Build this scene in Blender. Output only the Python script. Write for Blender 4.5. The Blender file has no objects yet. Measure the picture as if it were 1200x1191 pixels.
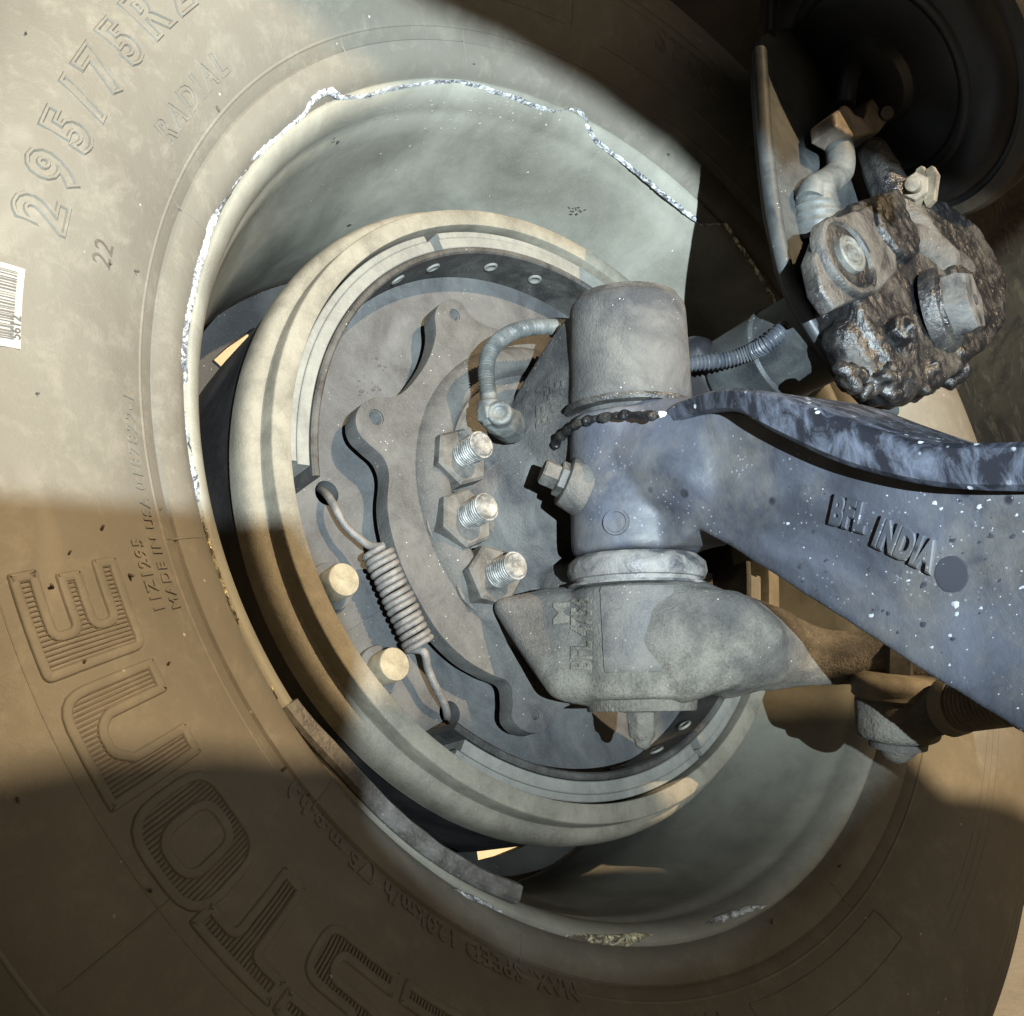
import bpy, bmesh, math, random
from mathutils import Vector, Matrix, noise
random.seed(7)
PI = math.pi
S = bpy.context.scene
COL = S.collection
# ------------------------------------------------------------------ camera
# World: X points inboard along the wheel axis, Z is up, the wheel centre is the origin.
CAM = Vector((0.54415197, -0.51858893, -0.20273957))
RT = Matrix(((0.60077777, 0.77717757, -0.18760795), (0.3189288, -0.0177882, 0.9476057), (0.7331313, -0.62913401, -0.25854729)))
cd = bpy.data.cameras.new('camera'); cam = bpy.data.objects.new('camera', cd); COL.objects.link(cam)
cam.matrix_world = Matrix.Translation(CAM) @ RT.transposed().to_4x4()
cd.sensor_fit = 'HORIZONTAL'; cd.sensor_width = 36; cd.lens = 36*1290/1200
cd.clip_start = 0.02; cd.clip_end = 500
S.camera = cam
# ------------------------------------------------------------------ light
S.view_settings.view_transform = 'Standard'; S.view_settings.look = 'None'
S.view_settings.gamma = 1; S.view_settings.exposure = 0.85
def dirv(v): return Vector(v).normalized()
SUN_FROM = dirv((0.93, 0.10, 0.33))          # towards the sun
sl = bpy.data.lights.new('sun', 'SUN'); sl.energy = 3.5; sl.angle = math.radians(0.6); sl.color = (1.0, 0.74, 0.43)
so = bpy.data.objects.new('sun', sl); COL.objects.link(so); so.location = (3, -2, 2)
so.rotation_euler = SUN_FROM.to_track_quat('Z', 'Y').to_euler()
W = bpy.data.worlds.new("World"); S.world = W; W.use_nodes = True
wn = W.node_tree.nodes; wl = W.node_tree.links
bg = wn['Background']; sky = wn.new('ShaderNodeTexSky'); sky.sky_type = 'NISHITA'; sky.sun_disc = False
sky.sun_elevation = math.asin(SUN_FROM.z); sky.sun_rotation = math.atan2(SUN_FROM.x, SUN_FROM.y)
wl.new(sky.outputs[0], bg.inputs[0]); bg.inputs[1].default_value = 0.05
# the photographer's torch, whose cool beam and its hard shadows show in the photograph
FLASH = CAM + RT.transposed() @ Vector((0.26, 0.07, 0.62))
fl = bpy.data.lights.new('hand_torch', 'SPOT'); fl.energy = 225.0; fl.color = (0.75, 0.91, 1.0); fl.shadow_soft_size = 0.0032
fl.spot_size = math.radians(51); fl.spot_blend = 1.0
fo = bpy.data.objects.new('hand_torch', fl); COL.objects.link(fo); fo.location = FLASH
fo.rotation_euler = (Vector((0.06, .03, 0.29))-FLASH).to_track_quat('-Z', 'Y').to_euler()

# ------------------------------------------------------------------ helpers
def at(px, py, x=None, y=None, off=(0, 0, 0)):
    """where the sight line through a photo pixel meets the plane x=const or y=const"""
    d = RT.transposed() @ Vector(((px-600)/1290, (595.5-py)/1290, -1))
    t = (x-CAM.x)/d.x if x is not None else (y-CAM.y)/d.y
    return CAM + d*t + Vector(off)
def pol(px, py, x):
    p = at(px, py, x=x); return math.hypot(p.y, p.z), math.degrees(math.atan2(p.z, -p.y))
def rootloc(o):
    v = Vector((0, 0, 0))
    while o is not None: v += o.location; o = o.parent
    return v
def obj(name, bm, mat, parent=None, smooth=35, label=None):
    me = bm if isinstance(bm, bpy.types.Mesh) else None
    if me is None:
        bmesh.ops.recalc_face_normals(bm, faces=bm.faces)
        me = bpy.data.meshes.new(name); bm.to_mesh(me); bm.free()
    o = bpy.data.objects.new(name, me); COL.objects.link(o)
    if parent is not None:
        me.transform(Matrix.Translation(-rootloc(parent))); o.parent = parent
    me.materials.clear(); me.materials.append(mat)
    if smooth:
        for p in me.polygons: p.use_smooth = True
        try: me.set_sharp_from_angle(angle=math.radians(smooth))
        except Exception: pass
    if label: o['label'] = label
    return o
def inst(src, parent, loc, quat=None, name=None):
    """another object with the mesh of src"""
    o = bpy.data.objects.new(name or src.name.split('.')[0], src.data if isinstance(src, bpy.types.Object) else src)
    COL.objects.link(o); o.parent = parent; o.location = Vector(loc) - rootloc(parent)
    if quat: o.rotation_mode = 'QUATERNION'; o.rotation_quaternion = quat
    return o
def thing(name, label, cat, loc=(0, 0, 0), group=None):
    o = bpy.data.objects.new(name, None); COL.objects.link(o); o.location = loc; o.empty_display_size = .05
    o['label'] = label; o['category'] = cat
    if group: o['group'] = group
    return o
def tag(o, label=None, cat=None, group=None, kind=None):
    if label: o['label'] = label
    if cat: o['category'] = cat
    if group: o['group'] = group
    if kind: o['kind'] = kind
    return o
def frame(a, hint=Vector((0, 0, 1))):
    a = Vector(a).normalized()
    if abs(a.dot(hint)) > .95: hint = Vector((0, 1, 0))
    u = a.cross(hint).normalized(); return a, u, a.cross(u).normalized()
def lathe(bm, prof, o=(0, 0, 0), axis=(1, 0, 0), seg=48, closed=False, jit=0, hint=Vector((0, 0, 1)), a0=0, a1=2*PI):
    """prof: list of (distance along axis, radius)"""
    a, u, v = frame(axis, hint); o = Vector(o); full = abs(a1-a0-2*PI) < 1e-6
    n = seg if full else seg+1; rings = []
    for k in range(n):
        t = a0+(a1-a0)*k/seg; d = u*math.cos(t)+v*math.sin(t)
        rings.append([bm.verts.new(o+a*s+d*(r*(1+jit*(random.random()-.5)))) for s, r in prof])
    m = len(prof)
    for k in range(seg if full else seg):
        A, B = rings[k], rings[(k+1) % n]
        for i in range(m if closed else m-1):
            j = (i+1) % m
            try: bm.faces.new((A[i], A[j], B[j], B[i]))
            except ValueError: pass
    if not full and closed:
        bm.faces.new(rings[0]); bm.faces.new(rings[-1])
    return rings
def cyl(bm, p0, p1, r0, r1=None, seg=32, bev=0.0):
    p0 = Vector(p0); p1 = Vector(p1); r1 = r0 if r1 is None else r1; L = (p1-p0).length
    b = bev
    prof = [(0, 0.00001), (0, r0-b), (b*.3, r0-b*.3), (b, r0), (L-b, r1), (L-b*.3, r1-b*.3), (L, r1-b), (L, 0.00001)] if b else [(0, .00001), (0, r0), (L, r1), (L, .00001)]
    lathe(bm, prof, p0, p1-p0, seg)
    return bm
def catmull(P, n=8):
    P = [Vector(p) for p in P]; out = []
    for i in range(len(P)-1):
        p0 = P[max(i-1, 0)]; p1 = P[i]; p2 = P[i+1]; p3 = P[min(i+2, len(P)-1)]
        for k in range(n):
            t = k/n
            out.append(.5*((2*p1)+(p2-p0)*t+(2*p0-5*p1+4*p2-p3)*t*t+(3*p1-p0-3*p2+p3)*t**3))
    out.append(P[-1]); return out
def tube(bm, path, rad, seg=16, caps=True, flat=1.0):
    """rad: number or function(i, n)"""
    n = len(path); prev = None; rings = []
    for i, p in enumerate(path):
        t = (path[min(i+1, n-1)]-path[max(i-1, 0)]).normalized()
        if prev is None: a, u, v = frame(t)
        else: u = (prev-t*prev.dot(t)).normalized(); v = t.cross(u)
        prev = u; r = rad(i, n) if callable(rad) else rad
        rings.append([bm.verts.new(p+u*(r*math.cos(q*2*PI/seg))+v*(r*flat*math.sin(q*2*PI/seg))) for q in range(seg)])
    for i in range(n-1):
        for q in range(seg):
            bm.faces.new((rings[i][q], rings[i][(q+1) % seg], rings[i+1][(q+1) % seg], rings[i+1][q]))
    if caps: bm.faces.new(rings[0]); bm.faces.new(rings[-1][::-1])
    return bm
def hexnut(bm, p, axis, R, h, rot=0.0, ch=.12):
    a, u, v = frame(axis); p = Vector(p)
    cyl_r = R*.90; rings = []
    for s, rr in ((0, R), (h*(1-ch), R), (h, cyl_r)):
        rings.append([bm.verts.new(p+a*s+u*rr*math.cos(rot+k*PI/3)+v*rr*math.sin(rot+k*PI/3)) for k in range(6)])
    for A, B in zip(rings, rings[1:]):
        for k in range(6): bm.faces.new((A[k], A[(k+1) % 6], B[(k+1) % 6], B[k]))
    bm.faces.new(rings[0]); bm.faces.new(rings[-1][::-1])
    return bm
def threaded(bm, p0, p1, r, pitch, depth=None, seg=28, cham=True):
    p0 = Vector(p0); p1 = Vector(p1); L = (p1-p0).length; depth = depth or pitch*.5
    prof = [(0, .00001)]; n = int(L/pitch)
    for i in range(n):
        prof += [(i*pitch, r-depth), (i*pitch+pitch*.4, r), (i*pitch+pitch*.6, r)]
    if cham: prof += [(L-r*.18, r-depth), (L, r*.78)]
    else: prof += [(L, r)]
    prof.append((L-r*.08, r*.3)); prof.append((L-r*.08, .00001))
    lathe(bm, prof, p0, p1-p0, seg); return bm
def hull(bm, pts):
    """convex body round a set of balls (centre, radius)"""
    vs = []
    for c, r in pts:
        c = Vector(c)
        for k in range(42):
            z = 1-2*(k+.5)/42; q = math.sqrt(1-z*z); f = k*2.399963
            vs.append(bm.verts.new(c+Vector((q*math.cos(f), q*math.sin(f), z))*r))
    g = bmesh.ops.convex_hull(bm, input=vs)
    dead = [e for e in g['geom_interior'] if isinstance(e, bmesh.types.BMVert)]
    bmesh.ops.delete(bm, geom=dead, context='VERTS'); return bm
def prism(bm, pts, ext, bevel=0):
    """closed outline of 3-D points swept by the vector ext"""
    ext = Vector(ext); A = [bm.verts.new(p) for p in pts]; B = [bm.verts.new(Vector(p)+ext) for p in pts]
    n = len(pts); f1 = bm.faces.new(A); f2 = bm.faces.new(B[::-1])
    for i in range(n): bm.faces.new((A[i], B[i], B[(i+1) % n], A[(i+1) % n]))
    if bevel:
        es = [e for e in bm.edges if (e.verts[0] in set(A) and e.verts[1] in set(A)) or (e.verts[0] in set(B) and e.verts[1] in set(B))]
        bmesh.ops.bevel(bm, geom=es, offset=bevel, segments=3, affect='EDGES', profile=.5)
    return bm
def cast(name, bm, mat, parent, voxel=.002, smooth=6, lump=.0, lscale=.03, label=None):
    """weld overlapping solids into one casting with soft fillets"""
    bmesh.ops.triangulate(bm, faces=[f for f in bm.faces if len(f.verts) > 4])
    bmesh.ops.recalc_face_normals(bm, faces=bm.faces)
    me = bpy.data.meshes.new('tmp'); bm.to_mesh(me); bm.free()
    o = bpy.data.objects.new('tmp', me); COL.objects.link(o)
    m = o.modifiers.new('r', 'REMESH'); m.mode = 'VOXEL'; m.voxel_size = voxel; m.use_smooth_shade = True
    if smooth: s = o.modifiers.new('s', 'SMOOTH'); s.factor = .5; s.iterations = smooth
    if lump:
        t = bpy.data.textures.new('c', 'CLOUDS'); t.noise_scale = lscale; t.noise_depth = 3
        d = o.modifiers.new('d', 'DISPLACE'); d.texture = t; d.strength = lump; d.texture_coords = 'LOCAL'; d.mid_level = .5
    dg = bpy.context.evaluated_depsgraph_get(); dg.update()
    m2 = bpy.data.meshes.new_from_object(o.evaluated_get(dg)); m2.name = name
    bpy.data.objects.remove(o); bpy.data.meshes.remove(me)
    return obj(name, m2, mat, parent, smooth=None if False else 60, label=label)
def text_mesh(s, size, ext=.0006, outline=0.0, bold=0.0, spacing=1.0, res=3):
    c = bpy.data.curves.new('t', 'FONT'); c.body = s; c.size = size; c.space_character = spacing; c.resolution_u = res
    c.align_x = 'LEFT'
    if outline: c.fill_mode = 'NONE'; c.bevel_depth = outline; c.bevel_resolution = 1; c.offset = bold
    else: c.extrude = ext; c.offset = bold; c.bevel_depth = ext*.4; c.bevel_resolution = 0
    o = bpy.data.objects.new('t', c); COL.objects.link(o)
    dg = bpy.context.evaluated_depsgraph_get(); dg.update()
    me = bpy.data.meshes.new_from_object(o.evaluated_get(dg)); bpy.data.objects.remove(o); bpy.data.curves.remove(c)
    return me

# ------------------------------------------------------------------ materials
class NT:
    def __init__(s, name):
        s.m = bpy.data.materials.new(name); s.m.use_nodes = True; s.t = s.m.node_tree; s.n = s.t.nodes; s.l = s.t.links
        s.b = s.n['Principled BSDF']; s.co = s.n.new('ShaderNodeTexCoord').outputs['Object']
    def noise(s, sc, det=4, rough=.55, dist=0, co=None):
        x = s.n.new('ShaderNodeTexNoise'); x.inputs['Scale'].default_value = sc; x.inputs['Detail'].default_value = det
        x.inputs['Roughness'].default_value = rough; x.inputs['Distortion'].default_value = dist
        s.l.new(co or s.co, x.inputs['Vector']); return x.outputs['Fac']
    def vor(s, sc, feat='F1', co=None, rnd=1):
        x = s.n.new('ShaderNodeTexVoronoi'); x.feature = feat; x.inputs['Scale'].default_value = sc; x.inputs['Randomness'].default_value = rnd
        s.l.new(co or s.co, x.inputs['Vector']); return x.outputs['Distance']
    def ramp(s, f, a, b, inv=False):
        x = s.n.new('ShaderNodeMapRange'); x.inputs[1].default_value = a; x.inputs[2].default_value = b
        x.inputs[3].default_value = 1 if inv else 0; x.inputs[4].default_value = 0 if inv else 1; x.clamp = True
        s.l.new(f, x.inputs[0]); return x.outputs[0]
    def mix(s, f, a, b):
        x = s.n.new('ShaderNodeMix'); x.data_type = 'RGBA'
        for i, v in ((0, f), (6, a), (7, b)):
            if isinstance(v, (int, float)): x.inputs[i].default_value = v
            elif isinstance(v, tuple): x.inputs[i].default_value = (*v, 1)
            else: s.l.new(v, x.inputs[i])
        return x.outputs[2]
    def math(s, op, a, b=0.0):
        x = s.n.new('ShaderNodeMath'); x.operation = op
        for i, v in ((0, a), (1, b)):
            if isinstance(v, (int, float)): x.inputs[i].default_value = v
            else: s.l.new(v, x.inputs[i])
        return x.outputs[0]
    def bump(s, h, st=.3, d=.001, prev=None):
        x = s.n.new('ShaderNodeBump'); x.inputs['Strength'].default_value = st; x.inputs['Distance'].default_value = d
        s.l.new(h, x.inputs['Height'])
        if prev: s.l.new(prev, x.inputs['Normal'])
        return x.outputs[0]
    def out(s, col=None, rough=None, metal=None, nrm=None, spec=None, coat=None):
        for v, k in ((col, 'Base Color'), (rough, 'Roughness'), (metal, 'Metallic'), (nrm, 'Normal'), (spec, 'Specular IOR Level'), (coat, 'Coat Weight')):
            if v is None: continue
            if isinstance(v, (int, float)): s.b.inputs[k].default_value = v
            elif isinstance(v, tuple): s.b.inputs[k].default_value = (*v, 1)
            else: s.l.new(v, s.b.inputs[k])
        return s.m
def dusty(name, base, dust, lo=.35, hi=.65, sc=22, rough=.85, grain=.25, gsc=900, speck=.4, metal=0, rbase=.55, pit=0, spec=.3):
    """a base coat under patchy road dust, with fine grit"""
    t = NT(name); n = t.noise(sc, 6, .6, .6); f = t.ramp(n, lo, hi)
    c = t.mix(f, base, dust)
    n2 = t.noise(sc*4.3, 5, .7); c = t.mix(t.math('MULTIPLY', t.ramp(n2, .45, .75), .35), c, tuple(v*.55 for v in base))
    g = t.noise(gsc, 3, .7); c = t.mix(t.math('MULTIPLY', t.ramp(g, .48, .75), .30), c, tuple(min(1, v*1.45) for v in dust))
    if speck:
        v = t.vor(230); s = t.math('MULTIPLY', t.ramp(v, .07, .11, True), t.ramp(t.noise(30, 2), .5, .62))
        c = t.mix(t.math('MULTIPLY', s, speck), c, (.55, .52, .45))
    r = t.math('ADD', t.math('MULTIPLY', f, rough-rbase), rbase)
    nb = t.bump(g, grain, .0006); nb = t.bump(n2, .25, .0012, nb)
    if pit: nb = t.bump(t.noise(260, 4, .7), pit, .0016, nb)
    return t.out(c, r, metal, nb, spec)
M = {}
M['rim'] = dusty('dusty_painted_steel', (.100, .094, .078), (.215, .205, .168), .3, .7, 9, .75, .10, 1400, .25, rbase=.5)
M['drum'] = dusty('dusty_drum_iron', (.080, .073, .058), (.172, .154, .120), .25, .6, 26, .9, .45, 700, .15)
M['rim'].name = 'dusty_painted_steel_rim'
M['shoe'] = dusty('dusty_shoe_steel', (.034, .035, .037), (.080, .079, .076), .35, .65, 20, .85, .2, 900, .3)
M['table'] = dusty('dark_oily_shoe_table', (.022, .021, .020), (.07, .066, .06), .4, .7, 34, .8, .35, 800, .5, rbase=.45)
M['lining'] = dusty('brake_lining', (.10, .098, .088), (.17, .165, .145), .3, .7, 30, .9, .2, 1100, .15)
M['spider'] = dusty('dusty_forged_spider', (.028, .028, .028), (.076, .072, .066), .3, .65, 30, .88, .9, 640, .6)
M['cast'] = dusty('dusty_cast_iron', (.030, .029, .029), (.095, .087, .076), .35, .62, 24, .9, 1.1, 700, .8, pit=.45)
M['castgrit'] = dusty('gritty_cast_iron', (.055, .049, .042), (.14, .125, .103), .3, .6, 30, .95, 1.6, 560, .8, pit=.9)
M['bolt'] = dusty('dusty_bolt', (.030, .029, .028), (.095, .088, .077), .35, .65, 50, .8, .4, 900, .2, rbase=.5, metal=.0)
M['spring'] = dusty('dusty_spring_steel', (.07, .066, .064), (.155, .145, .132), .35, .65, 60, .7, .4, 1000, .3, rbase=.4)
M['pin'] = dusty('ochre_pin_face', (.12, .098, .065), (.245, .205, .14), .3, .65, 70, .85, .3, 900, .1)
M['hose'] = dusty('grey_hose', (.035, .038, .040), (.11, .114, .106), .35, .7, 40, .7, .1, 900, .3, rbase=.4)
M['hosedark'] = dusty('dark_hose', (.03, .035, .045), (.09, .09, .09), .4, .8, 40, .6, .1, 900, .1, rbase=.3)
M['boot'] = dusty('rubber_boot', (.08, .07, .055), (.21, .18, .135), .35, .7, 30, .8, .2, 900, .2)
M['arm'] = dusty('dusty_brown_paint', (.11, .098, .075), (.24, .205, .155), .3, .65, 16, .7, .25, 900, .2)
M['bracket'] = dusty('dark_bracket_paint', (.016, .018, .020), (.055, .058, .057), .35, .7, 25, .7, .2, 900, .6, rbase=.4)
M['chamber'] = dusty('black_chamber_paint', (.010, .010, .013), (.030, .026, .021), .45, .8, 8, .55, .05, 900, .1, rbase=.38, spec=.5)
M['rust'] = dusty('rusty_dusty_ground', (.10, .075, .05), (.26, .20, .13), .3, .7, 14, .95, .6, 300, .6)
def tyre_mat():
    t = NT('dusty_tyre_rubber'); n = t.noise(3.2, 5, .6, .8); n2 = t.noise(18, 6, .65, .4)
    c = t.mix(t.ramp(n, .3, .7), (.088, .079, .063), (.134, .122, .099))
    c = t.mix(t.math('MULTIPLY', t.ramp(n2, .42, .8), .45), c, (.085, .07, .055))
    # wiped streaks
    st = t.noise(7, 3, .5, 2.5); c = t.mix(t.math('MULTIPLY', t.ramp(st, .60, .75), .35), c, (.22, .20, .165))
    # small light spots
    v = t.vor(60); c = t.mix(t.math('MULTIPLY', t.math('MULTIPLY', t.ramp(v, .035, .06, True), t.ramp(t.noise(9, 1), .55, .6)), .6), c, (.5, .47, .4))
    sc = t.noise(5, 2, .5, 9); ln = t.math('ABSOLUTE', t.math('SUBTRACT', sc, .5)); c = t.mix(t.math('MULTIPLY', t.ramp(ln, .0, .003, True), .12), c, (.23, .21, .175))
    c = t.mix(t.math('MULTIPLY', t.ramp(t.noise(55, 6, .75, .3), .50, .72), .40), c, (.205, .185, .15))
    g = t.noise(900, 3, .7); nb = t.bump(g, .30, .0006); nb = t.bump(n2, .18, .0018, nb); nb = t.bump(t.noise(110, 4, .6), .22, .0010, nb)
    return t.out(c, t.math('ADD', t.math('MULTIPLY', n, .25), .5), 0, nb, .35)
M['tyre'] = tyre_mat()
M['tyretrench'] = dusty('dark_tyre_hatching', (.05, .042, .035), (.12, .10, .075), .3, .7, 20, .8, .1, 900, 0)
def crust_mat():
    t = NT('torn_bright_metal'); n = t.noise(170, 5, .7, 1.2); n2 = t.noise(45, 3)
    f = t.ramp(t.math('ADD', n, t.math('MULTIPLY', n2, .5)), .66, .90)
    c = t.mix(f, (.07, .07, .085), (.74, .74, .72)); nb = t.bump(n, 1.0, .003)
    return t.out(c, .38, t.math('MULTIPLY', f, .35), nb, .6)
M['crust'] = crust_mat()
def crust2():
    t = NT('dried_rust_crust'); n = t.noise(150, 5, .7, 1.2)
    c = t.mix(t.ramp(n, .45, .62), (.09, .07, .05), (.78, .72, .48)); return t.out(c, .6, 0, t.bump(n, 1, .003), .4)
M['crust_brown'] = crust2()
def steel():
    t = NT('worn_thread_steel'); n = t.noise(140, 4, .7)
    c = t.mix(t.ramp(n, .4, .65), (.085, .082, .076), (.25, .24, .22)); return t.out(c, .55, .3, t.bump(n, .4, .0006), .4)
M['steel'] = steel()
def beam_mat():
    t = NT('spattered_blue_black_axle_paint')
    n = t.noise(9, 5, .6, .8); c = t.mix(t.ramp(n, .35, .65), (.024, .026, .033), (.080, .085, .106))
    n2 = t.noise(34, 6, .7, .6); c = t.mix(t.math('MULTIPLY', t.ramp(n2, .5, .72), .8), c, (.02, .022, .03))
    ws = t.math('MULTIPLY', t.ramp(t.vor(95), .10, .15, True), t.ramp(t.noise(26, 2), .50, .60))
    ws2 = t.math('MULTIPLY', t.ramp(t.vor(300), .14, .22, True), t.ramp(t.noise(40, 2), .52, .60))
    c = t.mix(t.math('MULTIPLY', t.ramp(t.noise(12, 6, .7), .48, .66), .6), c, (.12, .11, .095)); c = t.mix(t.math('MULTIPLY', ws2, .35), c, (.32, .34, .37))
    ds = t.math('MULTIPLY', t.ramp(t.vor(46), .10, .16, True), t.ramp(t.noise(15, 2), .50, .58)); c = t.mix(ds, c, (.012, .012, .016))
    g = t.noise(420, 3, .7); nb = t.bump(g, .25, .0008); nb = t.bump(n2, .4, .002, nb)
    return t.out(c, t.math('ADD', .42, t.math('MULTIPLY', n2, .35)), 0, nb, .4)
M['beam'] = beam_mat()
def flange_mat():
    t = NT('wet_black_flange_paint')
    mp = t.n.new('ShaderNodeMapping'); mp.inputs['Scale'].default_value = (1.0, 1, .55); t.l.new(t.co, mp.inputs['Vector'])
    n = t.noise(75, 6, .7, .5, mp.outputs[0]); c = t.mix(t.ramp(n, .45, .68), (.012, .013, .018), (.095, .105, .135))
    ws = t.math('MULTIPLY', t.ramp(t.vor(120), .12, .18, True), t.ramp(t.noise(30, 2), .48, .58)); c = t.mix(ws, c, (.6, .63, .68))
    return t.out(c, .42, 0, t.bump(n, .6, .0012), .4)
M['flange'] = flange_mat()
def grease_mat():
    t = NT('wet_black_grease'); n = t.noise(60, 5, .62, 1.2); n2 = t.noise(260, 4, .7)
    c = t.mix(t.ramp(n, .5, .75), (.006, .006, .007), (.035, .03, .026))
    d = t.ramp(t.noise(34, 5, .7), .50, .66); c = t.mix(t.math('MULTIPLY', d, .22), c, (.07, .062, .05))
    nb = t.bump(n, .8, .003); nb = t.bump(n2, .8, .0011, nb)
    return t.out(c, t.math('ADD', .34, t.math('MULTIPLY', d, .35)), 0, nb, .45)
M['grease'] = grease_mat()
M['dustygrease'] = dusty('dusty_greased_steel', (.010, .010, .012), (.060, .055, .048), .4, .62, 26, .75, .6, 500, .5, rbase=.22, pit=.8, spec=.6)
def ground_mat():
    t = NT('sunlit_concrete_ground'); n = t.noise(3, 6, .6); n2 = t.noise(60, 5, .7)
    c = t.mix(t.ramp(n, .3, .7), (.42, .405, .37), (.55, .53, .485)); c = t.mix(t.math('MULTIPLY', t.ramp(n2, .5, .75), .4), c, (.25, .2, .15))
    return t.out(c, .9, 0, t.bump(n2, .4, .003))
M['ground'] = ground_mat()
def label_mat():
    t = NT('barcode_label_print'); 
    return t.out((.27, .245, .21), .6, 0, t.bump(t.noise(200, 3), .2, .0003))
M['label'] = label_mat()
M['ink'] = NT('label_ink').out((.06, .055, .05), .6)
M['whitechip'] = NT('white_paint_chip').out((.48, .48, .47), .7)
M['darkscuff'] = NT('dark_scuff').out((.03, .028, .03), .7)
M['mat_dark'] = dusty('dusty_black_panel', (.02, .02, .02), (.05, .045, .04), .4, .7, 10)

# ------------------------------------------------------------------ setting: ground
bm = bmesh.new(); bmesh.ops.create_grid(bm, x_segments=40, y_segments=40, size=60)
g = obj('ground', bm, M['ground']); g.location = (0, 0, -.506); g['kind'] = 'structure'

# ------------------------------------------------------------------ tyre
SIDE = [(.2965, .046), (.299, .053), (.304, .0585), (.310, .0615), (.318, .0635), (.3195, .0622), (.321, .0640), (.328, .069), (.340, .0765), (.355, .083), (.372, .0875), (.390, .090), (.410, .0895), (.430, .086), (.448, .080), (.463, .071), (.476, .060), (.4765, .0585), (.488, .045), (.489, .0435), (.498, .029), (.503, .018), (.5055, .0), (.507, -.04)]
def side_x(r):
    for (r0, x0), (r1, x1) in zip(SIDE, SIDE[1:]):
        if r <= r1: return x0+(x1-x0)*(r-r0)/(r1-r0)
    return SIDE[-1][1]
def on_tyre(r, deg, h=0):
    """point on the inboard sidewall; deg counts from the left edge upwards"""
    a = math.radians(deg); e = .001; s = (side_x(r+e)-side_x(r-e))/(2*e); nl = math.hypot(1, s)
    rr = r-h*s/nl; return Vector((side_x(r)+h/nl, -rr*math.cos(a), rr*math.sin(a)))
T = thing('truck_tyre', 'big dusty truck tyre around the wheel, raised outlined letters on its sidewall', 'tyre', (0, 0, -.5))
bm = bmesh.new()
prof = [(x, r) for r, x in SIDE]+[(-.075, .507), (-.078, .495), (-.088, .495), (-.091, .507), (-.15, .507), (-.153, .495), (-.163, .495), (-.166, .507)]+[(-.20-(x), r) for r, x in SIDE[::-1]][1:]
prof += [(-.235, .288), (-.1, .286), (.030, .288)]
lathe(bm, prof, axis=(1, 0, 0), seg=256, closed=True)
obj('carcass', bm, M['tyre'], T, 50)
def warp(me, deg, r0, h):
    """text laid along the sidewall, tops outward"""
    for v in me.vertices:
        r = r0+v.co.y; v.co = on_tyre(r, deg+math.degrees(v.co.x/(r0+.01)), h+v.co.z)
    return me
def tyre_text(s, deg, r0, size, outline=0, sp=1.05, ext=.0005, bold=0):
    me = warp(text_mesh(s, size, ext, outline, bold, sp), deg, r0, .0002)
    obj('raised_lettering', me, M['tyre'], T, 30)
tyre_text('295/75R22.5', 13.4, .3735, .031, .0012, 1.62, bold=.0011)
tyre_text('RADIAL', 28.0, .3385, .0165, .0005, 1.42, bold=.0005)
tyre_text('11Z1295', -15.4, .3415, .0085, 0, 1.2, .0005)
tyre_text('MADE IN USA', -15.4, .3315, .0078, 0, 1.2, .0005)
tyre_text('0187822-1', -5.5, .3315, .009, 0, 1.3, .0003)
tyre_text('MAX. SPEED 120km/h (75 m.p.h.)', -66.5, .3225, .0125, 0, 1.15, .0005)
tyre_text('TUBELESS', -84, .334, .012, 0, 1.1, .0004)
tyre_text('STEEL', 108, .37, .028, .0009, 1.1)
# small moulded / scratched marks
for s, d, r0, z in (('22', 12.6, .348, .014),):
    obj('scuff_mark', warp(text_mesh(s, z, .0001, 0, 0, 1.1), d, r0, .0001), M['tyretrench'], T, 30)
def rounded(poly, rads, n=5):
    out = []; m = len(poly)
    for i, (p, rad) in enumerate(zip(poly, rads)):
        p = Vector(p); a = Vector(poly[i-1]); b = Vector(poly[(i+1) % m])
        if rad <= 0: out.append(p); continue
        ra = min(rad, (a-p).length*.49, (b-p).length*.49); A = p+(a-p).normalized()*ra; B = p+(b-p).normalized()*ra
        for k in range(n+1):
            t = k/n; out.append(A*(1-t)**2+p*2*t*(1-t)+B*t*t)
    return out
def dens(poly, step):
    out = []
    for i, p in enumerate(poly):
        q = poly[(i+1) % len(poly)]; n = max(1, int((q-p).length/step))
        out += [p.lerp(q, k/n) for k in range(n)]
    return out
GL = {
 'E': [([(0, 0), (1, 0), (1, .25), (.40, .25), (.40, .375), (.92, .375), (.92, .61), (.40, .61), (.40, .75), (1, .75), (1, 1), (0, 1)], [.16, .04, .04, .05, .05, .03, .03, .05, .05, .03, .03, .10])],
 'N': [([(0, 0), (.32, 0), (.32, .58), (.42, .70), (.58, .70), (.66, .62), (.66, 0), (1, 0), (1, 1), (0, 1)], [.04, .04, 0, .05, .05, .05, .05, .04, .32, .04])],
 'O': [([(0, 0), (1, 0), (1, 1), (0, 1)], [.42]*4), ([(.33, .25), (.67, .25), (.67, .75), (.33, .75)], [.16]*4)],
 'T': [([(.34, 0), (.67, 0), (.67, .74), (1, .74), (1, 1), (0, 1), (0, .74), (.34, .74)], [.04]*8)],
 'S': [([(0, 0), (1, 0), (1, .62), (.33, .62), (.33, .76), (1, .76), (1, 1), (0, 1), (0, .40), (.67, .40), (.67, .25), (0, .25)], [.04, .30, .26, .1, .1, .04, .04, .30, .26, .1, .1, .04])],
}
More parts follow.
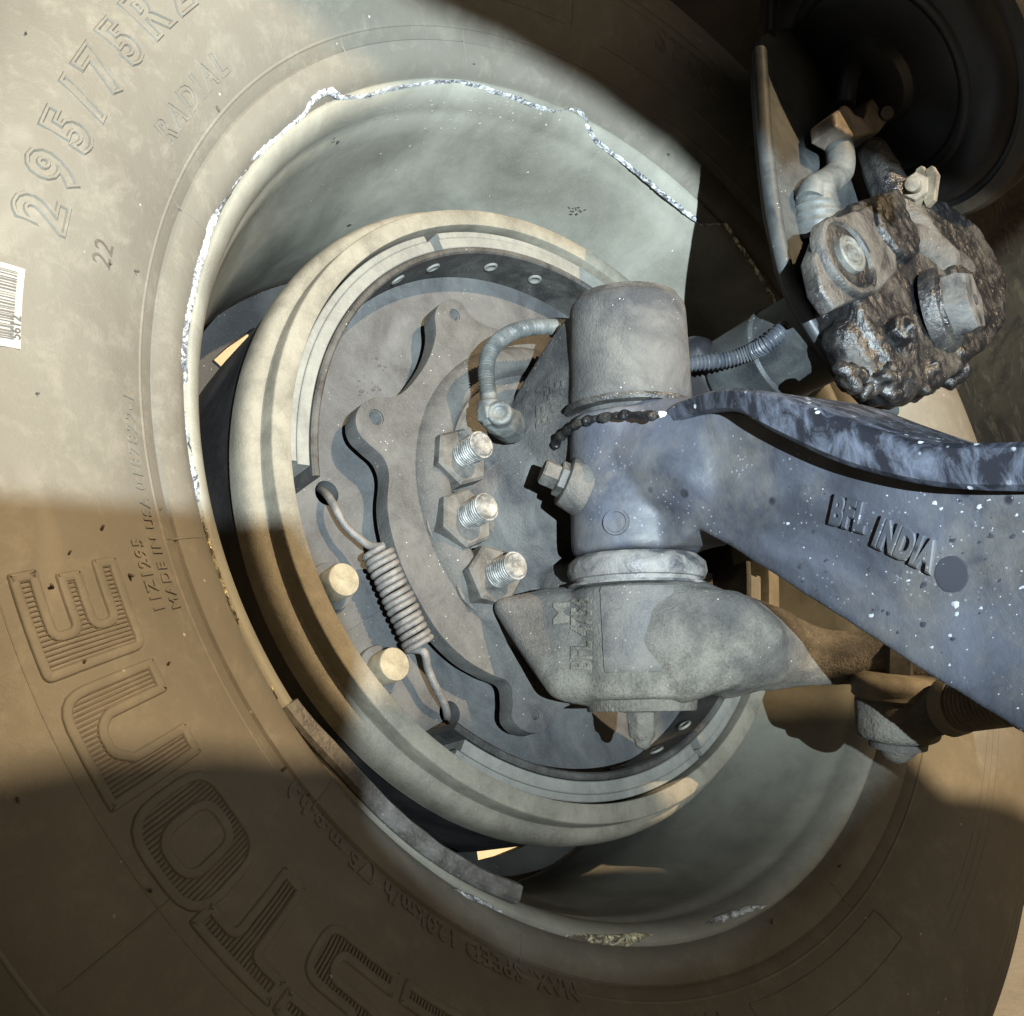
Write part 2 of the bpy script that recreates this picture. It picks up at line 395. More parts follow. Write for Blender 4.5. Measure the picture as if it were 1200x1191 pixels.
def big_letter(ch, d0, d1, r0=.3580, r1=.4050):
    loops = []
    for pl, rd in GL[ch]:
        P = [Vector((x*math.radians(d1-d0)*.38, y*(r1-r0))) for x, y in pl]
        loops.append(dens(rounded(P, [q*.042 for q in rd]), .004))
    def put(bm, u, v, h): return bm.verts.new(on_tyre(r0+v, d0+math.degrees(u/.38), h))
    bm = bmesh.new(); w = .0040; hh = .0012
    for li, L in enumerate(loops):
        n = len(L); area = sum(L[i].x*L[(i+1) % n].y-L[(i+1) % n].x*L[i].y for i in range(n)); sg = (1 if area > 0 else -1)*(1 if li == 0 else -1)
        R = []
        for i in range(n):
            t = (L[(i+1) % n]-L[i-1]); t = t.normalized() if t.length > 1e-9 else Vector((1, 0)); nn = Vector((-t.y, t.x))*sg
            R.append([put(bm, *(L[i]+nn*a), h) for a, h in ((-.0004, -.0004), (.0002, hh*.8), (.0007, hh), (w-.0005, hh), (w, hh*.8), (w+.0006, -.0008))])
        for i in range(n):
            A, B = R[i], R[(i+1) % n]
            for k in range(5): bm.faces.new((A[k], A[k+1], B[k+1], B[k]))
    o = obj('raised_letter', bm, M['tyre'], T, 50)
    # hatching ribs between the outlines
    bm = bmesh.new(); W_ = math.radians(d1-d0)*.38; n = int(W_/.00195)
    for k in range(1, n):
        u = k*W_/n; ys = []
        for L in loops:
            m = len(L)
            for i in range(m):
                a, b = L[i], L[(i+1) % m]
                if (a.x <= u) != (b.x <= u): ys.append(a.y+(b.y-a.y)*(u-a.x)/(b.x-a.x))
        ys.sort()
        for y0, y1 in zip(ys[::2], ys[1::2]):
            y0 += w*.9; y1 -= w*.9
            if y1-y0 < .002: continue
            sl_ = .10
            for q in range(6):
                pass
            m = 6; rows = []
            for q in range(m+1):
                vv = y0+(y1-y0)*q/m; uu = u
                rows.append([put(bm, uu-.00055, vv, -.0003), put(bm, uu-.0003, vv, .0007), put(bm, uu+.0003, vv, .0007), put(bm, uu+.00055, vv, -.0003)])
            for A, B in zip(rows, rows[1:]):
                for z in range(3): bm.faces.new((A[z], A[z+1], B[z+1], B[z]))
    h = obj('hatching', bm, M['tyretrench'], o, 40)
for ch, a, b in (('E', -17.5, -10.8), ('N', -25.6, -18.3), ('O', -33.7, -26.1), ('T', -40.2, -33.2), ('S', -47.4, -40.4), ('E', -54.8, -48.0)):
    big_letter(ch, a, b)
# moulded rings, radial mould lines and vent stubs
def arc_ridge(bm, r, a, b, w=.0009, h=.0005):
    n = max(4, int(abs(b-a)*1.2)); R = []
    for k in range(n+1):
        d = a+(b-a)*k/n; R.append([bm.verts.new(on_tyre(r+q*w, d, hh)) for q, hh in ((-1, -.0002), (-.4, h), (.4, h), (1, -.0002))])
    for A, B in zip(R, R[1:]):
        for z in range(3): bm.faces.new((A[z], A[z+1], B[z+1], B[z]))
def rad_ridge(bm, d, ra, rb, w=.0006, h=.0004, sk=0):
    R = []
    for k in range(9):
        r = ra+(rb-ra)*k/8; dd = d+sk*k/8; R.append([bm.verts.new(on_tyre(r, dd+math.degrees(q*w/r), hh)) for q, hh in ((-1, -.0002), (-.4, h), (.4, h), (1, -.0002))])
    for A, B in zip(R, R[1:]):
        for z in range(3): bm.faces.new((A[z], A[z+1], B[z+1], B[z]))
bm = bmesh.new()
arc_ridge(bm, .3265, -180, 180, .0011, .0005); arc_ridge(bm, .4605, -180, 180, .0012, .0006); arc_ridge(bm, .4105, -58, -8, .0005, .0002)
arc_ridge(bm, .3475, 58, 94, .0012, .0007); arc_ridge(bm, .3900, 62, 120, .0010, .0006)
for d in (24, 58, 78, 96, -9.5, -35, -60, -110, -140): rad_ridge(bm, d, .303, .327)
for d in (57.5, 95.0): rad_ridge(bm, d, .3475, .390, .001, .0006)
for r in (.372, .378, .384, .440, .446): arc_ridge(bm, r, -165, -118, .0004, .0002)
for r in (.335, .356): arc_ridge(bm, r, -112, -88, .0009, .0006)
for d in (-112, -88): rad_ridge(bm, d, .335, .356, .0009, .0006)
for r in (.345, .400): arc_ridge(bm, r, 100, 125, .0011, .0008)
for d in (-66, -31.5, -47): rad_ridge(bm, d, .405, .452, .0008, .0005)
obj('mould_line', bm, M['tyre'], T, 50)
bm = bmesh.new(); st = None
cyl(bm, (0, 0, 0), (.0030, 0, 0), .0008, .0006, 8, .0002)
proto = obj('vent_stub', bm, M['tyretrench'], T, 40); proto.data.transform(Matrix.Translation(rootloc(T)))
first = True
for px, py, fl_ in ((273, 107, 1), (135, 300, 0), (170, 300, 0), (42, 462, 0), (190, 595, 1), (122, 618, 0), (80, 650, 0), (140, 683, 0), (95, 780, 0), (185, 786, 0), (335, 902, 0), (175, 1045, 0), (22, 935, 0), (60, 690, 0), (1020, 1000, 0), (950, 1080, 0), (600, 90, 0), (790, 195, 0), (370, 930, 0), (30, 40, 0)):
    r, d = pol(px, py, .088 if math.hypot(px-612, py-600) > 480 else .07)
    if r < .303: r = .305
    p = on_tyre(r, d, 0); nrm = (on_tyre(r, d, .01)-p).normalized()
    tilt = (nrm+Vector((0, random.uniform(-1, 1), random.uniform(-1, 1)))*(1.3 if fl_ else .7)).normalized()
    q = Vector((1, 0, 0)).rotation_difference(tilt)
    if first: o = proto; o.location = p-rootloc(T); o.rotation_mode = 'QUATERNION'; o.rotation_quaternion = q; first = False
    else: o = inst(proto, T, p, q)
    s = random.uniform(.6, 1.2); o.scale = (s, s, s)
# bar-code label
def patch(deg0, deg1, r0, r1, h, n=8, skew=0.0):
    bm = bmesh.new(); R = []
    for i in range(n+1):
        d = deg0+(deg1-deg0)*i/n; R.append([bm.verts.new(on_tyre(r0+(r1-r0)*j/4, d+skew*j/4, h)) for j in range(5)])
    for A, B in zip(R, R[1:]):
        for j in range(4): bm.faces.new((A[j], A[j+1], B[j+1], B[j]))
    return bm
L_ = obj('label_sticker', patch(3.7, 9.6, .3865, .412, .0006), M['label'], T, label='torn white bar-code sticker on the sidewall')
bm = bmesh.new(); d = 4.25
while d < 9.2:
    w = random.choice((.05, .08, .13)); b2 = patch(d, d+w, .3895, .410, .0010, 1)
    me = bpy.data.meshes.new('q'); b2.to_mesh(me); b2.free(); bm.from_mesh(me); bpy.data.meshes.remove(me); d += w+random.choice((.07, .11, .16))
obj('barcode', bm, M['ink'], L_, None)
mm = text_mesh('5612', .006, .0001); warp(mm, 4.3, .3868, .0010); obj('printed_number', mm, M['ink'], L_, None)

# ------------------------------------------------------------------ wheel rim
RM = thing('wheel_rim', 'wide dusty steel wheel rim inside the tyre, its lip torn and bright', 'wheel rim', (0, 0, -.29))
bm = bmesh.new()
prof = [(.049, .2985), (.0515, .2965), (.0515, .2940), (.048, .2900), (.042, .2865), (.034, .2848), (.0275, .2836), (.0255, .2822), (.010, .2795), (-.012, .2752), (-.030, .2706), (-.046, .2660), (-.062, .2622), (-.10, .2575), (-.15, .2575), (-.185, .2600), (-.20, .2700), (-.235, .2760), (-.25, .285),
        (-.25, .2875), (-.20, .2795), (-.15, .2640), (-.06, .2650), (-.03, .2770), (.0, .2850), (.03, .2875), (.042, .2905), (.046, .2970)]
lathe(bm, prof, seg=256, closed=True); obj('barrel', bm, M['rim'], RM, 60)
# disc with hand holes, far outboard
bm = bmesh.new(); nh = 10
def rim_disc(bm, x0, x1):
    lo, hi = .214, .236; segs = 200
    for xx in (x0, x1):
        for k in range(segs):
            a = 2*PI*k/segs; b = 2*PI*(k+1)/segs
            mid = math.degrees((a+b)/2) % 36; hole = abs(mid-14) < 6.2
            rr = [.09, lo, hi, .2585] if not hole else None
            spans = [(.09, lo), (lo, hi), (hi, .2585)] if not hole else [(.09, lo), (hi, .2585)]
            for r0, r1 in spans:
                vs = [bm.verts.new((xx, -r*math.cos(t), r*math.sin(t))) for r, t in ((r0, a), (r1, a), (r1, b), (r0, b))]
                bm.faces.new(vs)
    # hole walls
    for h in range(10):
        c = math.radians(h*36+14); da = math.radians(6.2)
        loop = [(lo, c-da), (lo, c), (lo, c+da), (hi, c+da), (hi, c), (hi, c-da)]
        for i in range(6):
            (r0, t0), (r1, t1) = loop[i], loop[(i+1) % 6]
            vs = [bm.verts.new((x, -r*math.cos(t), r*math.sin(t))) for x, r, t in ((x0, r0, t0), (x1, r0, t0), (x1, r1, t1), (x0, r1, t1))]
            bm.faces.new(vs)
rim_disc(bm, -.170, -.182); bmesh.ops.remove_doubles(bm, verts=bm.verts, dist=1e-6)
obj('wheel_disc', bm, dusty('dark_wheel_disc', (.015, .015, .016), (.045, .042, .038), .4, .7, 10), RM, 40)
# torn bright edge where the lip was ground against the bead
def lip_x(r):
    if r >= .2965: return side_x(r)
    tb = [(.2795, .010), (.2822, .0255), (.2836, .0275), (.2848, .034), (.2865, .042), (.29, .048), (.294, .0515), (.2965, .0515)]
    if r <= tb[0][0]: return .010
    for (r0, x0), (r1, x1) in zip(tb, tb[1:]):
        if r <= r1: return x0+(x1-x0)*(r-r0)/(r1-r0)
    return .0515
def band(pts, x, w0, w1, mat, name, parent, seed=1, n=7, thick=.0022, step=.0022, label=None):
    rnd = random.Random(seed); ctl = []
    for a, b in pts:
        xx = x
        for _ in range(12):
            q = at(a, b, x=xx); xx = .5*xx+.5*lip_x(math.hypot(q.y, q.z))
        ctl.append(at(a, b, x=xx+.0006))
    P = catmull(ctl, 14)
    L = [P[0]]
    for p in P[1:]:
        while (p-L[-1]).length > step: L.append(L[-1]+(p-L[-1]).normalized()*step)
    bm = bmesh.new(); rows = []
    for i, p in enumerate(L):
        t = (L[min(i+1, len(L)-1)]-L[max(i-1, 0)]).normalized(); c = t.cross(Vector((1, 0, 0))).normalized()
        if c.dot(Vector((0, p.y, p.z))) < 0: c = -c
        e = min(1, i/6, (len(L)-1-i)/6); nz = noise.noise(p*70+Vector((seed, 0, 0))); nz2 = noise.noise(p*320+Vector((0, seed, 0)))
        w = .82*(w0+(w1-w0)*(nz*.5+.5))*max(.15, e)*(1+.45*nz2)
        off = .0011*nz2+.0010*nz
        rows.append([bm.verts.new(p+c*(off+w*(j/(n-1)-.5))+Vector((1, 0, 0))*((math.sin(PI*j/(n-1)))*thick*(.55+.9*noise.noise(p*420+Vector((j*3.1, 0, seed))))+(-.002 if j in (0, n-1) else 0))) for j in range(n)])
    for A, B in zip(rows, rows[1:]):
        for j in range(n-1): bm.faces.new((A[j], A[j+1], B[j+1], B[j]))
    return obj(name, bm, mat, parent, 50, label)
xe = .0535
band([(415, 114), (404, 115), (385, 106), (368, 116), (352, 137), (325, 160), (303, 180), (292, 195)], xe, .003, .007, M['crust'], 'torn_edge', RM, 2, label='bright silvery torn lip edge')
band([(292, 195), (275, 218), (262, 237)], xe, .0012, .0022, M['crust'], 'torn_edge', RM, 12)
band([(262, 234), (247, 262), (240, 288), (230, 318), (225, 345), (219, 372), (216, 395), (215, 425), (216, 460), (217, 485)], xe, .0055, .0085, M['crust'], 'torn_edge', RM, 3)
band([(217, 483), (219, 505), (223, 530)], xe, .002, .003, M['crust'], 'torn_edge', RM, 4)
band([(222, 526), (226, 550), (231, 572), (234, 590)], xe, .005, .008, M['crust'], 'torn_edge', RM, 5)
band([(234, 586), (238, 615), (247, 648), (258, 680), (270, 712), (283, 740), (300, 775), (318, 806), (326, 822)], xe, .0015, .0035, M['crust_brown'], 'torn_edge', RM, 6)
band([(388, 107), (402, 115), (430, 112), (455, 104), (490, 98), (530, 95), (560, 101), (590, 110), (625, 123), (650, 132)], xe, .0012, .0034, M['crust'], 'torn_edge', RM, 7)
band([(650, 132), (672, 129), (683, 133), (690, 150), (700, 166), (722, 182), (750, 204), (775, 225), (805, 249), (826, 263), (850, 262)], xe, .0012, .0036, M['crust'], 'torn_edge', RM, 8)
band([(850, 262), (872, 295), (892, 325), (912, 360)], xe, .001, .002, M['crust_brown'], 'torn_edge', RM, 9)
band([(532, 1041), (555, 1054), (580, 1066), (610, 1078), (630, 1087)], .054, .004, .007, M['crust'], 'torn_edge', RM, 10)
band([(628, 1085), (655, 1094), (690, 1100), (725, 1101), (768, 1095)], .054, .005, .008, M['crust_brown'], 'torn_edge', RM, 11, label='yellowish crusty patch on the lip')
band([(829, 1083), (850, 1076), (875, 1068), (902, 1060)], .054, .004, .007, M['crust'], 'torn_edge', RM, 13)
# loose strip of the lip
bm = bmesh.new(); P = catmull([at(a, b, x=.050) for a, b in ((328, 832), (352, 862), (385, 898), (420, 936), (455, 970), (500, 1006), (550, 1036), (602, 1058))], 12)
rows = []
for i, p in enumerate(P):
    c = -Vector((0, p.y, p.z)).normalized(); w = .0098*(1+.08*noise.noise(p*60))
    rows.append([bm.verts.new(p+c*(w*a)+Vector((b, 0, 0))) for a, b in ((-.1, -.004), (-.08, .0035), (.12, .0055), (.85, .0052), (1.0, .003), (1.0, -.006), (-.1, -.006))])
for A, B in zip(rows, rows[1:]):
    for j in range(7): bm.faces.new((A[j], A[(j+1) % 7], B[(j+1) % 7], B[j]))
bm.faces.new(rows[0]); bm.faces.new(rows[-1])
M['strip'] = dusty('scraped_steel_strip', (.06, .055, .05), (.15, .14, .13), .45, .72, 60, .6, .5, 500, .6, rbase=.35)
obj('loose_lip_strip', bm, M['strip'], RM, 40, 'loose steel strip of the lip ending at the bottom')
# scrapes and chips on the barrel
def barrel_r(x):
    pts = [(p[0], p[1]) for p in prof[:19]]
    for (x0, r0), (x1, r1) in zip(pts, pts[1:]):
        if x1 <= x <= x0: return r0+(r1-r0)*(x-x0)/(x1-x0)
    return .26
def barrel_hit(px, py):
    d = RT.transposed() @ Vector(((px-600)/1290, (595.5-py)/1290, -1)); t = .4
    while t < 1.6:
        p = CAM+d*t
        if p.x < .05 and math.hypot(p.y, p.z) > barrel_r(p.x)-.0008 and p.x > -.2: return p
        t += .001
    return None
def flake(bm, c, n, r, rnd):
    a, u, v = frame(n); k = rnd.randint(5, 9)
    V = [bm.verts.new(c+a*.0002+(u*math.cos(q*2*PI/k)+v*math.sin(q*2*PI/k)*rnd.uniform(.35, 1))*r*rnd.uniform(.5, 1.2)) for q in range(k)]
    T_ = bm.verts.new(c+a*(r*.22)); 
    for q in range(k): bm.faces.new((V[q], V[(q+1) % k], T_))
rnd = random.Random(4); bm = bmesh.new()
for k in range(150):
    if k < 75: px, py = rnd.gauss(545, 75), rnd.gauss(128, 9)
    elif k < 110: px, py = rnd.uniform(400, 860), rnd.uniform(110, 300)
    else: px, py = rnd.gauss(350, 30), rnd.gauss(250, 40)
    p = barrel_hit(px, py)
    if p and p.x > -.04: flake(bm, p, -Vector((0, p.y, p.z)).normalized(), rnd.uniform(.0004, .0014), rnd)
tag(obj('paint_chip', bm, M['whitechip'], RM, None), kind='stuff')
bm = bmesh.new(); rnd = random.Random(9)
for cx, cy, w, h, k in ((676, 247, 10, 5, 14), (392, 164, 7, 3, 6), (302, 248, 3, 3, 3), (408, 265, 3, 2, 2)):
    for q in range(k):
        p = barrel_hit(cx+rnd.uniform(-w, w), cy+rnd.uniform(-h, h))
        if p: flake(bm, p, -Vector((0, p.y, p.z)).normalized(), rnd.uniform(.0010, .0026), rnd)
tag(obj('scuff', bm, M['darkscuff'], RM, None), kind='stuff')

# ------------------------------------------------------------------ brake drum
D = thing('brake_drum', 'dusty ochre brake drum ring inside the wheel rim', 'brake drum', (0, 0, -.24))
bm = bmesh.new()
prof_d = [(-.0025, .2095), (-.0004, .2100), (0, .2106), (0, .2212), (-.0004, .2219), (-.0012, .2223), (-.011, .2226), (-.0135, .2232), (-.0145, .2246), (-.0150, .2270), (-.0158, .2288), (-.0185, .2310), (-.0225, .2325), (-.029, .2332), (-.036, .2328), (-.0365, .2095)]
lathe(bm, [(x, r*1.012) for x, r in prof_d], seg=256, closed=True)
obj('machined_lip', bm, M['drum'], D, 38)
bm = bmesh.new()
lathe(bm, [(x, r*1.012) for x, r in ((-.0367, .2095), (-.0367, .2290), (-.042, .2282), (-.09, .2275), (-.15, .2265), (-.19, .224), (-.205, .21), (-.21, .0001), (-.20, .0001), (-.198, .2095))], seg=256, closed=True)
obj('drum_body', bm, dusty('shade_dark_drum_body', (.012, .012, .014), (.040, .036, .033), .4, .7, 20, .8, .3, 700, .1), D, 40)  # drum side coloured dark to stand for the shade on it

# ------------------------------------------------------------------ brake shoes
XW = -.042
def R2(r, d, x): a = math.radians(d); r = r*1.012; return Vector((x, -r*math.cos(a), r*math.sin(a)))
def arc_block(bm, r0, r1, x0, x1, d0, d1, ch=.0008, n=None, endcut=0):
    n = n or max(6, int(abs(d1-d0)))
    R = []
    for k in range(n+1):
        d = d0+(d1-d0)*k/n
        R.append([bm.verts.new(R2(r, d+(endcut*(r-r0)/(r1-r0) if k in (0, n) else 0), x)) for r, x in ((r0, x1-ch), (r0+ch, x1), (r1-ch, x1), (r1, x1-ch), (r1, x0), (r0, x0))])
    for A, B in zip(R, R[1:]):
        for j in range(6): bm.faces.new((A[j], A[(j+1) % 6], B[(j+1) % 6], B[j]))
    bm.faces.new(R[0]); bm.faces.new(R[-1][::-1]); return bm
rv = bmesh.new(); lathe(rv, [(0, .0055), (.0010, .0055), (.0016, .0048), (.0016, .0036), (.0004, .0030), (.0004, .00001)], axis=(1, 0, 0), seg=14)
rvm = bpy.data.meshes.new('rivet'); rv.to_mesh(rvm); rv.free(); rvm.materials.append(M['lining'])
for p in rvm.polygons: p.use_smooth = True
def shoe(label, d0, d1, blocks, rivets):
    t = thing('brake_shoe', label, 'brake shoe', R2(.19, (d0+d1)/2, 0), 'curved brake shoes inside the drum')
    obj('shoe_table', arc_block(bmesh.new(), .1895, .1945, -.115, -.004, d0, d1, .0012), M['table'], t)
    for a, b in blocks:
        obj('lining', arc_block(bmesh.new(), .1950, .2030, -.112, -.006, a, b, .0006), M['lining'], t)
        obj('lining_backing', arc_block(bmesh.new(), .20305, .2080, -.112, -.0068, a+.6, b-.6, .0006), M['lining'], t)
    for d, x in rivets:
        p = R2(.1895, d, x); o = inst(rvm, t, p, Vector((1, 0, 0)).rotation_difference(R2(1, d, 0)*-1), 'rivet')
    return t
up = shoe('upper curved brake shoe, its lining split near the top', 2.5, 158, [(4.5, 69), (71.5, 156)], [(71, -.022), (88, -.022), (101, -.022), (60, -.022), (118, -.022), (132, -.022), (45, -.02)])
lo_ = shoe('lower curved brake shoe along the bottom of the drum', -50, -165, [(-53, -112), (-114.5, -162)], [(-107, -.022), (-97, -.03), (-118, -.022), (-124, -.05), (-133, -.03)])
def ring_prism(bm, outline, x0, x1, bevel=.0008):
    return prism(bm, [Vector((x0, p.y, p.z)) for p in outline], (x1-x0, 0, 0), bevel)
def web(parent, pix, holes, x=XW, th=.010):
    pts = [at(a, b, x=x) for a, b in pix]
    bm = bmesh.new(); es = []
    loops = [pts]
    for hx, hy, hr in holes:
        c = at(hx, hy, x=x); loops.append([c+Vector((0, math.cos(k*2*PI/20), math.sin(k*2*PI/20)))*hr for k in range(20)])
    for L in loops:
        vs = [bm.verts.new(p) for p in L]
        for i in range(len(vs)): es.append(bm.edges.new((vs[i], vs[(i+1) % len(vs)])))
    bmesh.ops.triangle_fill(bm, edges=es, use_beauty=True, normal=(1, 0, 0))
    r = bmesh.ops.extrude_face_region(bm, geom=list(bm.faces)); bmesh.ops.translate(bm, vec=(-th, 0, 0), verts=[v for v in r['geom'] if isinstance(v, bmesh.types.BMVert)])
    return obj('web', bm, M['shoe'], parent, 30)
# webs: polar outlines
def polar_px(lst, x): # list of (r,deg) -> pixel-free 3-D outline helper
    return [R2(r, d, x) for r, d in lst]
def web_polar(parent, outer, inner, d0, d1, holes, n=60):
    bm = bmesh.new(); es = []; pts = [R2(.1893, d0+(d1-d0)*k/n, XW) for k in range(n+1)]+[R2(inner(k/n), d1+(d0-d1)*k/n, XW) for k in range(n+1)]
    loops = [pts]
    for px, py, hr in holes:
        c = at(px, py, x=XW); loops.append([c+Vector((0, math.cos(k*2*PI/20), math.sin(k*2*PI/20)))*hr for k in range(20)])
    for L in loops:
        vs = [bm.verts.new(p) for p in L]
        for i in range(len(vs)): es.append(bm.edges.new((vs[i], vs[(i+1) % len(vs)])))
    bmesh.ops.triangle_fill(bm, edges=es, use_beauty=True, normal=(1, 0, 0))
    r = bmesh.ops.extrude_face_region(bm, geom=list(bm.faces)); bmesh.ops.translate(bm, vec=(-.010, 0, 0), verts=[v for v in r['geom'] if isinstance(v, bmesh.types.BMVert)])
    return obj('web', bm, M['shoe'], parent, 30)
web_polar(up, .1893, lambda t: .105+(.028 if t > .93 else 0), -25.46, 160, [(383, 578, .0085)])
web_polar(lo_, .1893, lambda t: .118, -165, -25.5, [(527, 836, .0080)])
bm = bmesh.new(); rnd = random.Random(21)
for cx, cy, w, h, k in ((432, 455, 14, 9, 16), (448, 432, 6, 4, 5), (438, 420, 3, 3, 2), (560, 300, 5, 2, 3)):
    for q in range(k):
        p = at(cx+rnd.uniform(-w, w), cy+rnd.uniform(-h, h), x=XW+.0003); flake(bm, p, Vector((1, 0, 0)), rnd.uniform(.0005, .0018), rnd)
tag(obj('scuff', bm, M['darkscuff'], up, None), kind='stuff')
# anchor pins
for i, (px, py, lb) in enumerate(((402, 680, 'upper ochre round anchor pin beside the return spring'), (461, 779, 'lower ochre round anchor pin below the spring'))):
    c = at(px, py, x=-.022); t = thing('anchor_pin', lb, 'pin', c, 'anchor pins of the brake shoes')
    obj('pin_head', cyl(bmesh.new(), c-Vector((.045, 0, 0)), c+Vector((.002, 0, 0)), .0105, seg=40, bev=.0012), M['pin'], t)
    obj('bushing', lathe_bm := cyl(bmesh.new(), c-Vector((.048, 0, 0)), c+Vector((-.014, 0, 0)), .0155, seg=40, bev=.001), M['shoe'], t)

# ------------------------------------------------------------------ return spring
SP = thing('return_spring', 'coiled steel return spring with long hooks, left of the spider', 'spring', at(465, 700, x=-.02))
a = at(441, 645, x=-.018); b = at(492, 758, x=-.018); bm = bmesh.new(); turns = 15.5; pth = []
ax, u, v = frame(b-a); L = (b-a).length
for k in range(int(turns*22)+1):
    t = k/22; pth.append(a+ax*(L*t/turns)+(u*math.cos(t*2*PI)+v*math.sin(t*2*PI))*(.0082+.0003*math.sin(t*.9)+.0002*math.sin(t*2.7))+ax*(.0003*math.sin(t*1.9)))
tube(bm, pth, .0020, 10); obj('coil', bm, M['spring'], SP, 60)
bm = bmesh.new(); tube(bm, catmull([at(375, 574, x=-.055), at(383, 580, x=-.036), at(391, 592, x=-.026), at(404, 615, x=-.024), at(420, 630, x=-.022), at(434, 640, x=-.018), pth[0]], 8), .0026, 12); obj('hook', bm, M['spring'], SP, 60)
bm = bmesh.new(); tube(bm, catmull([pth[-1], at(497, 765, x=-.018), at(502, 785, x=-.022), at(512, 808, x=-.024), at(521, 826, x=-.030), at(524, 840, x=-.04), at(522, 846, x=-.055)], 8), .0026, 12); obj('hook', bm, M['spring'], SP, 60)

# ------------------------------------------------------------------ brake spider
SPD = thing('brake_spider', 'dusty forged spider plate with drilled lobes behind the knuckle', 'brake spider', (-.02, 0, -.15))
XS = -.012
left = [(512, 372), (516, 357), (528, 351), (541, 356), (549, 370), (565, 383), (600, 392), (640, 396), (700, 400)]
outl = [(700, 400), (640, 396), (600, 390), (566, 380), (550, 368), (541, 355), (529, 351), (516, 356), (510, 369), (511, 390), (506, 412), (496, 432), (478, 455), (462, 465), (440, 466), (424, 474), (417, 490), (421, 508), (434, 522), (449, 536), (456, 556), (454, 590), (459, 625), (472, 665), (490, 702), (515, 742), (545, 772), (575, 790), (597, 800), (601, 820), (601, 842), (612, 855), (628, 859), (640, 853), (650, 838), (668, 826), (700, 815), (760, 760), (800, 640), (790, 480)]
P3 = [at(a, b, x=XS) for a, b in outl]; Q3 = catmull(P3[-2:]+P3+P3[:2], 4); P3 = Q3[8:8+4*len(outl)]
LH = ((533, 369, .0046), (441, 489, .0056), (627, 838, .0034))
bm = bmesh.new(); es = []; loops = [P3]+[[at(a, b, x=XS)+Vector((0, math.cos(k*PI/12), math.sin(k*PI/12)))*r for k in range(24)] for a, b, r in LH]
for L in loops:
    vs = [bm.verts.new(p) for p in L]
    for i in range(len(vs)): es.append(bm.edges.new((vs[i], vs[(i+1) % len(vs)])))
bmesh.ops.triangle_fill(bm, edges=es, use_beauty=True, normal=(1, 0, 0))
rim_e = [e for e in bm.edges if len(e.link_faces) == 1]; front = list(bm.verts)
r = bmesh.ops.extrude_face_region(bm, geom=list(bm.faces)); bmesh.ops.translate(bm, vec=(-.014, 0, 0), verts=[v for v in r['geom'] if isinstance(v, bmesh.types.BMVert)])
fr = [e for e in bm.edges if all(abs(v.co.x-XS) < 1e-6 for v in e.verts) and len(e.link_faces) == 2 and e.calc_face_angle(0) > 1]
bmesh.ops.bevel(bm, geom=fr, offset=.0014, segments=3, affect='EDGES', profile=.5, clamp_overlap=True)
obj('lobed_plate', bm, M['spider'], SPD, 40)
# raised inner collar of the spider (ring round the hub bore)
bm = bmesh.new(); cc = (0, .0, .0)
lathe(bm, [(-.02, .098), (-.004, .100), (-.001, .104), (-.0015, .110), (-.006, .117), (-.012, .122), (-.02, .123)], o=at(640, 590, x=0)*0+Vector((0, .004, -.002)), axis=(1, 0, 0), seg=120, closed=True)
obj('collar', bm, M['spider'], SPD, 60)
M['hole'] = NT('dark_hole').out((.02, .018, .016), .8)
for a, b, r in LH:
    bm = bmesh.new(); prf = [(-.0012, r*1.02)]
    for k in range(7): prf += [(-.0016-k*.0016, r*.86), (-.0024-k*.0016, r*1.02)]
    prf += [(-.0135, r*.5), (-.0135, .00001)]
    lathe(bm, prf, o=at(a, b, x=XS), seg=28); obj('threaded_hole', bm, M['spider'], SPD, 25)

def knuckle_mat():
    t = NT('cast_iron_with_caked_dust'); n = t.noise(24, 6, .62, .5); sx = t.n.new('ShaderNodeSeparateXYZ'); t.l.new(t.co, sx.inputs[0])
    low = t.ramp(t.math('ADD', sx.outputs['Z'], t.math('MULTIPLY', n, .10)), -.02, .08, True)      # object z, knuckle base at -0.1
    c = t.mix(t.ramp(n, .36, .62), (.034, .034, .036), (.095, .09, .082))
    c2 = t.mix(t.ramp(t.noise(60, 5, .7), .35, .62), (.072, .065, .054), (.160, .142, .115)); c = t.mix(low, c, c2)
    g = t.noise(620, 3, .75); lw = t.math('ADD', t.math('MULTIPLY', low, .8), .2); c = t.mix(t.math('MULTIPLY', t.math('MULTIPLY', t.ramp(g, .48, .72), lw), .35), c, (.22, .20, .17)); c = t.mix(t.math('MULTIPLY', t.math('MULTIPLY', t.ramp(g, .30, .50, True), lw), .45), c, (.03, .028, .025)); oil = t.ramp(t.noise(11, 4, .6, 1), .52, .66); c = t.mix(t.math('MULTIPLY', oil, .5), c, (.02, .02, .023))
    v = t.vor(210); c = t.mix(t.math('MULTIPLY', t.ramp(v, .06, .10, True), t.ramp(t.noise(30, 2), .5, .6)), c, (.42, .40, .34))
    nb = t.bump(g, 1.0, .0009); nb = t.bump(t.noise(240, 4, .7), .5, .0013, nb)
    return t.out(c, .88, 0, nb, .25)
M['knuckle'] = knuckle_mat()
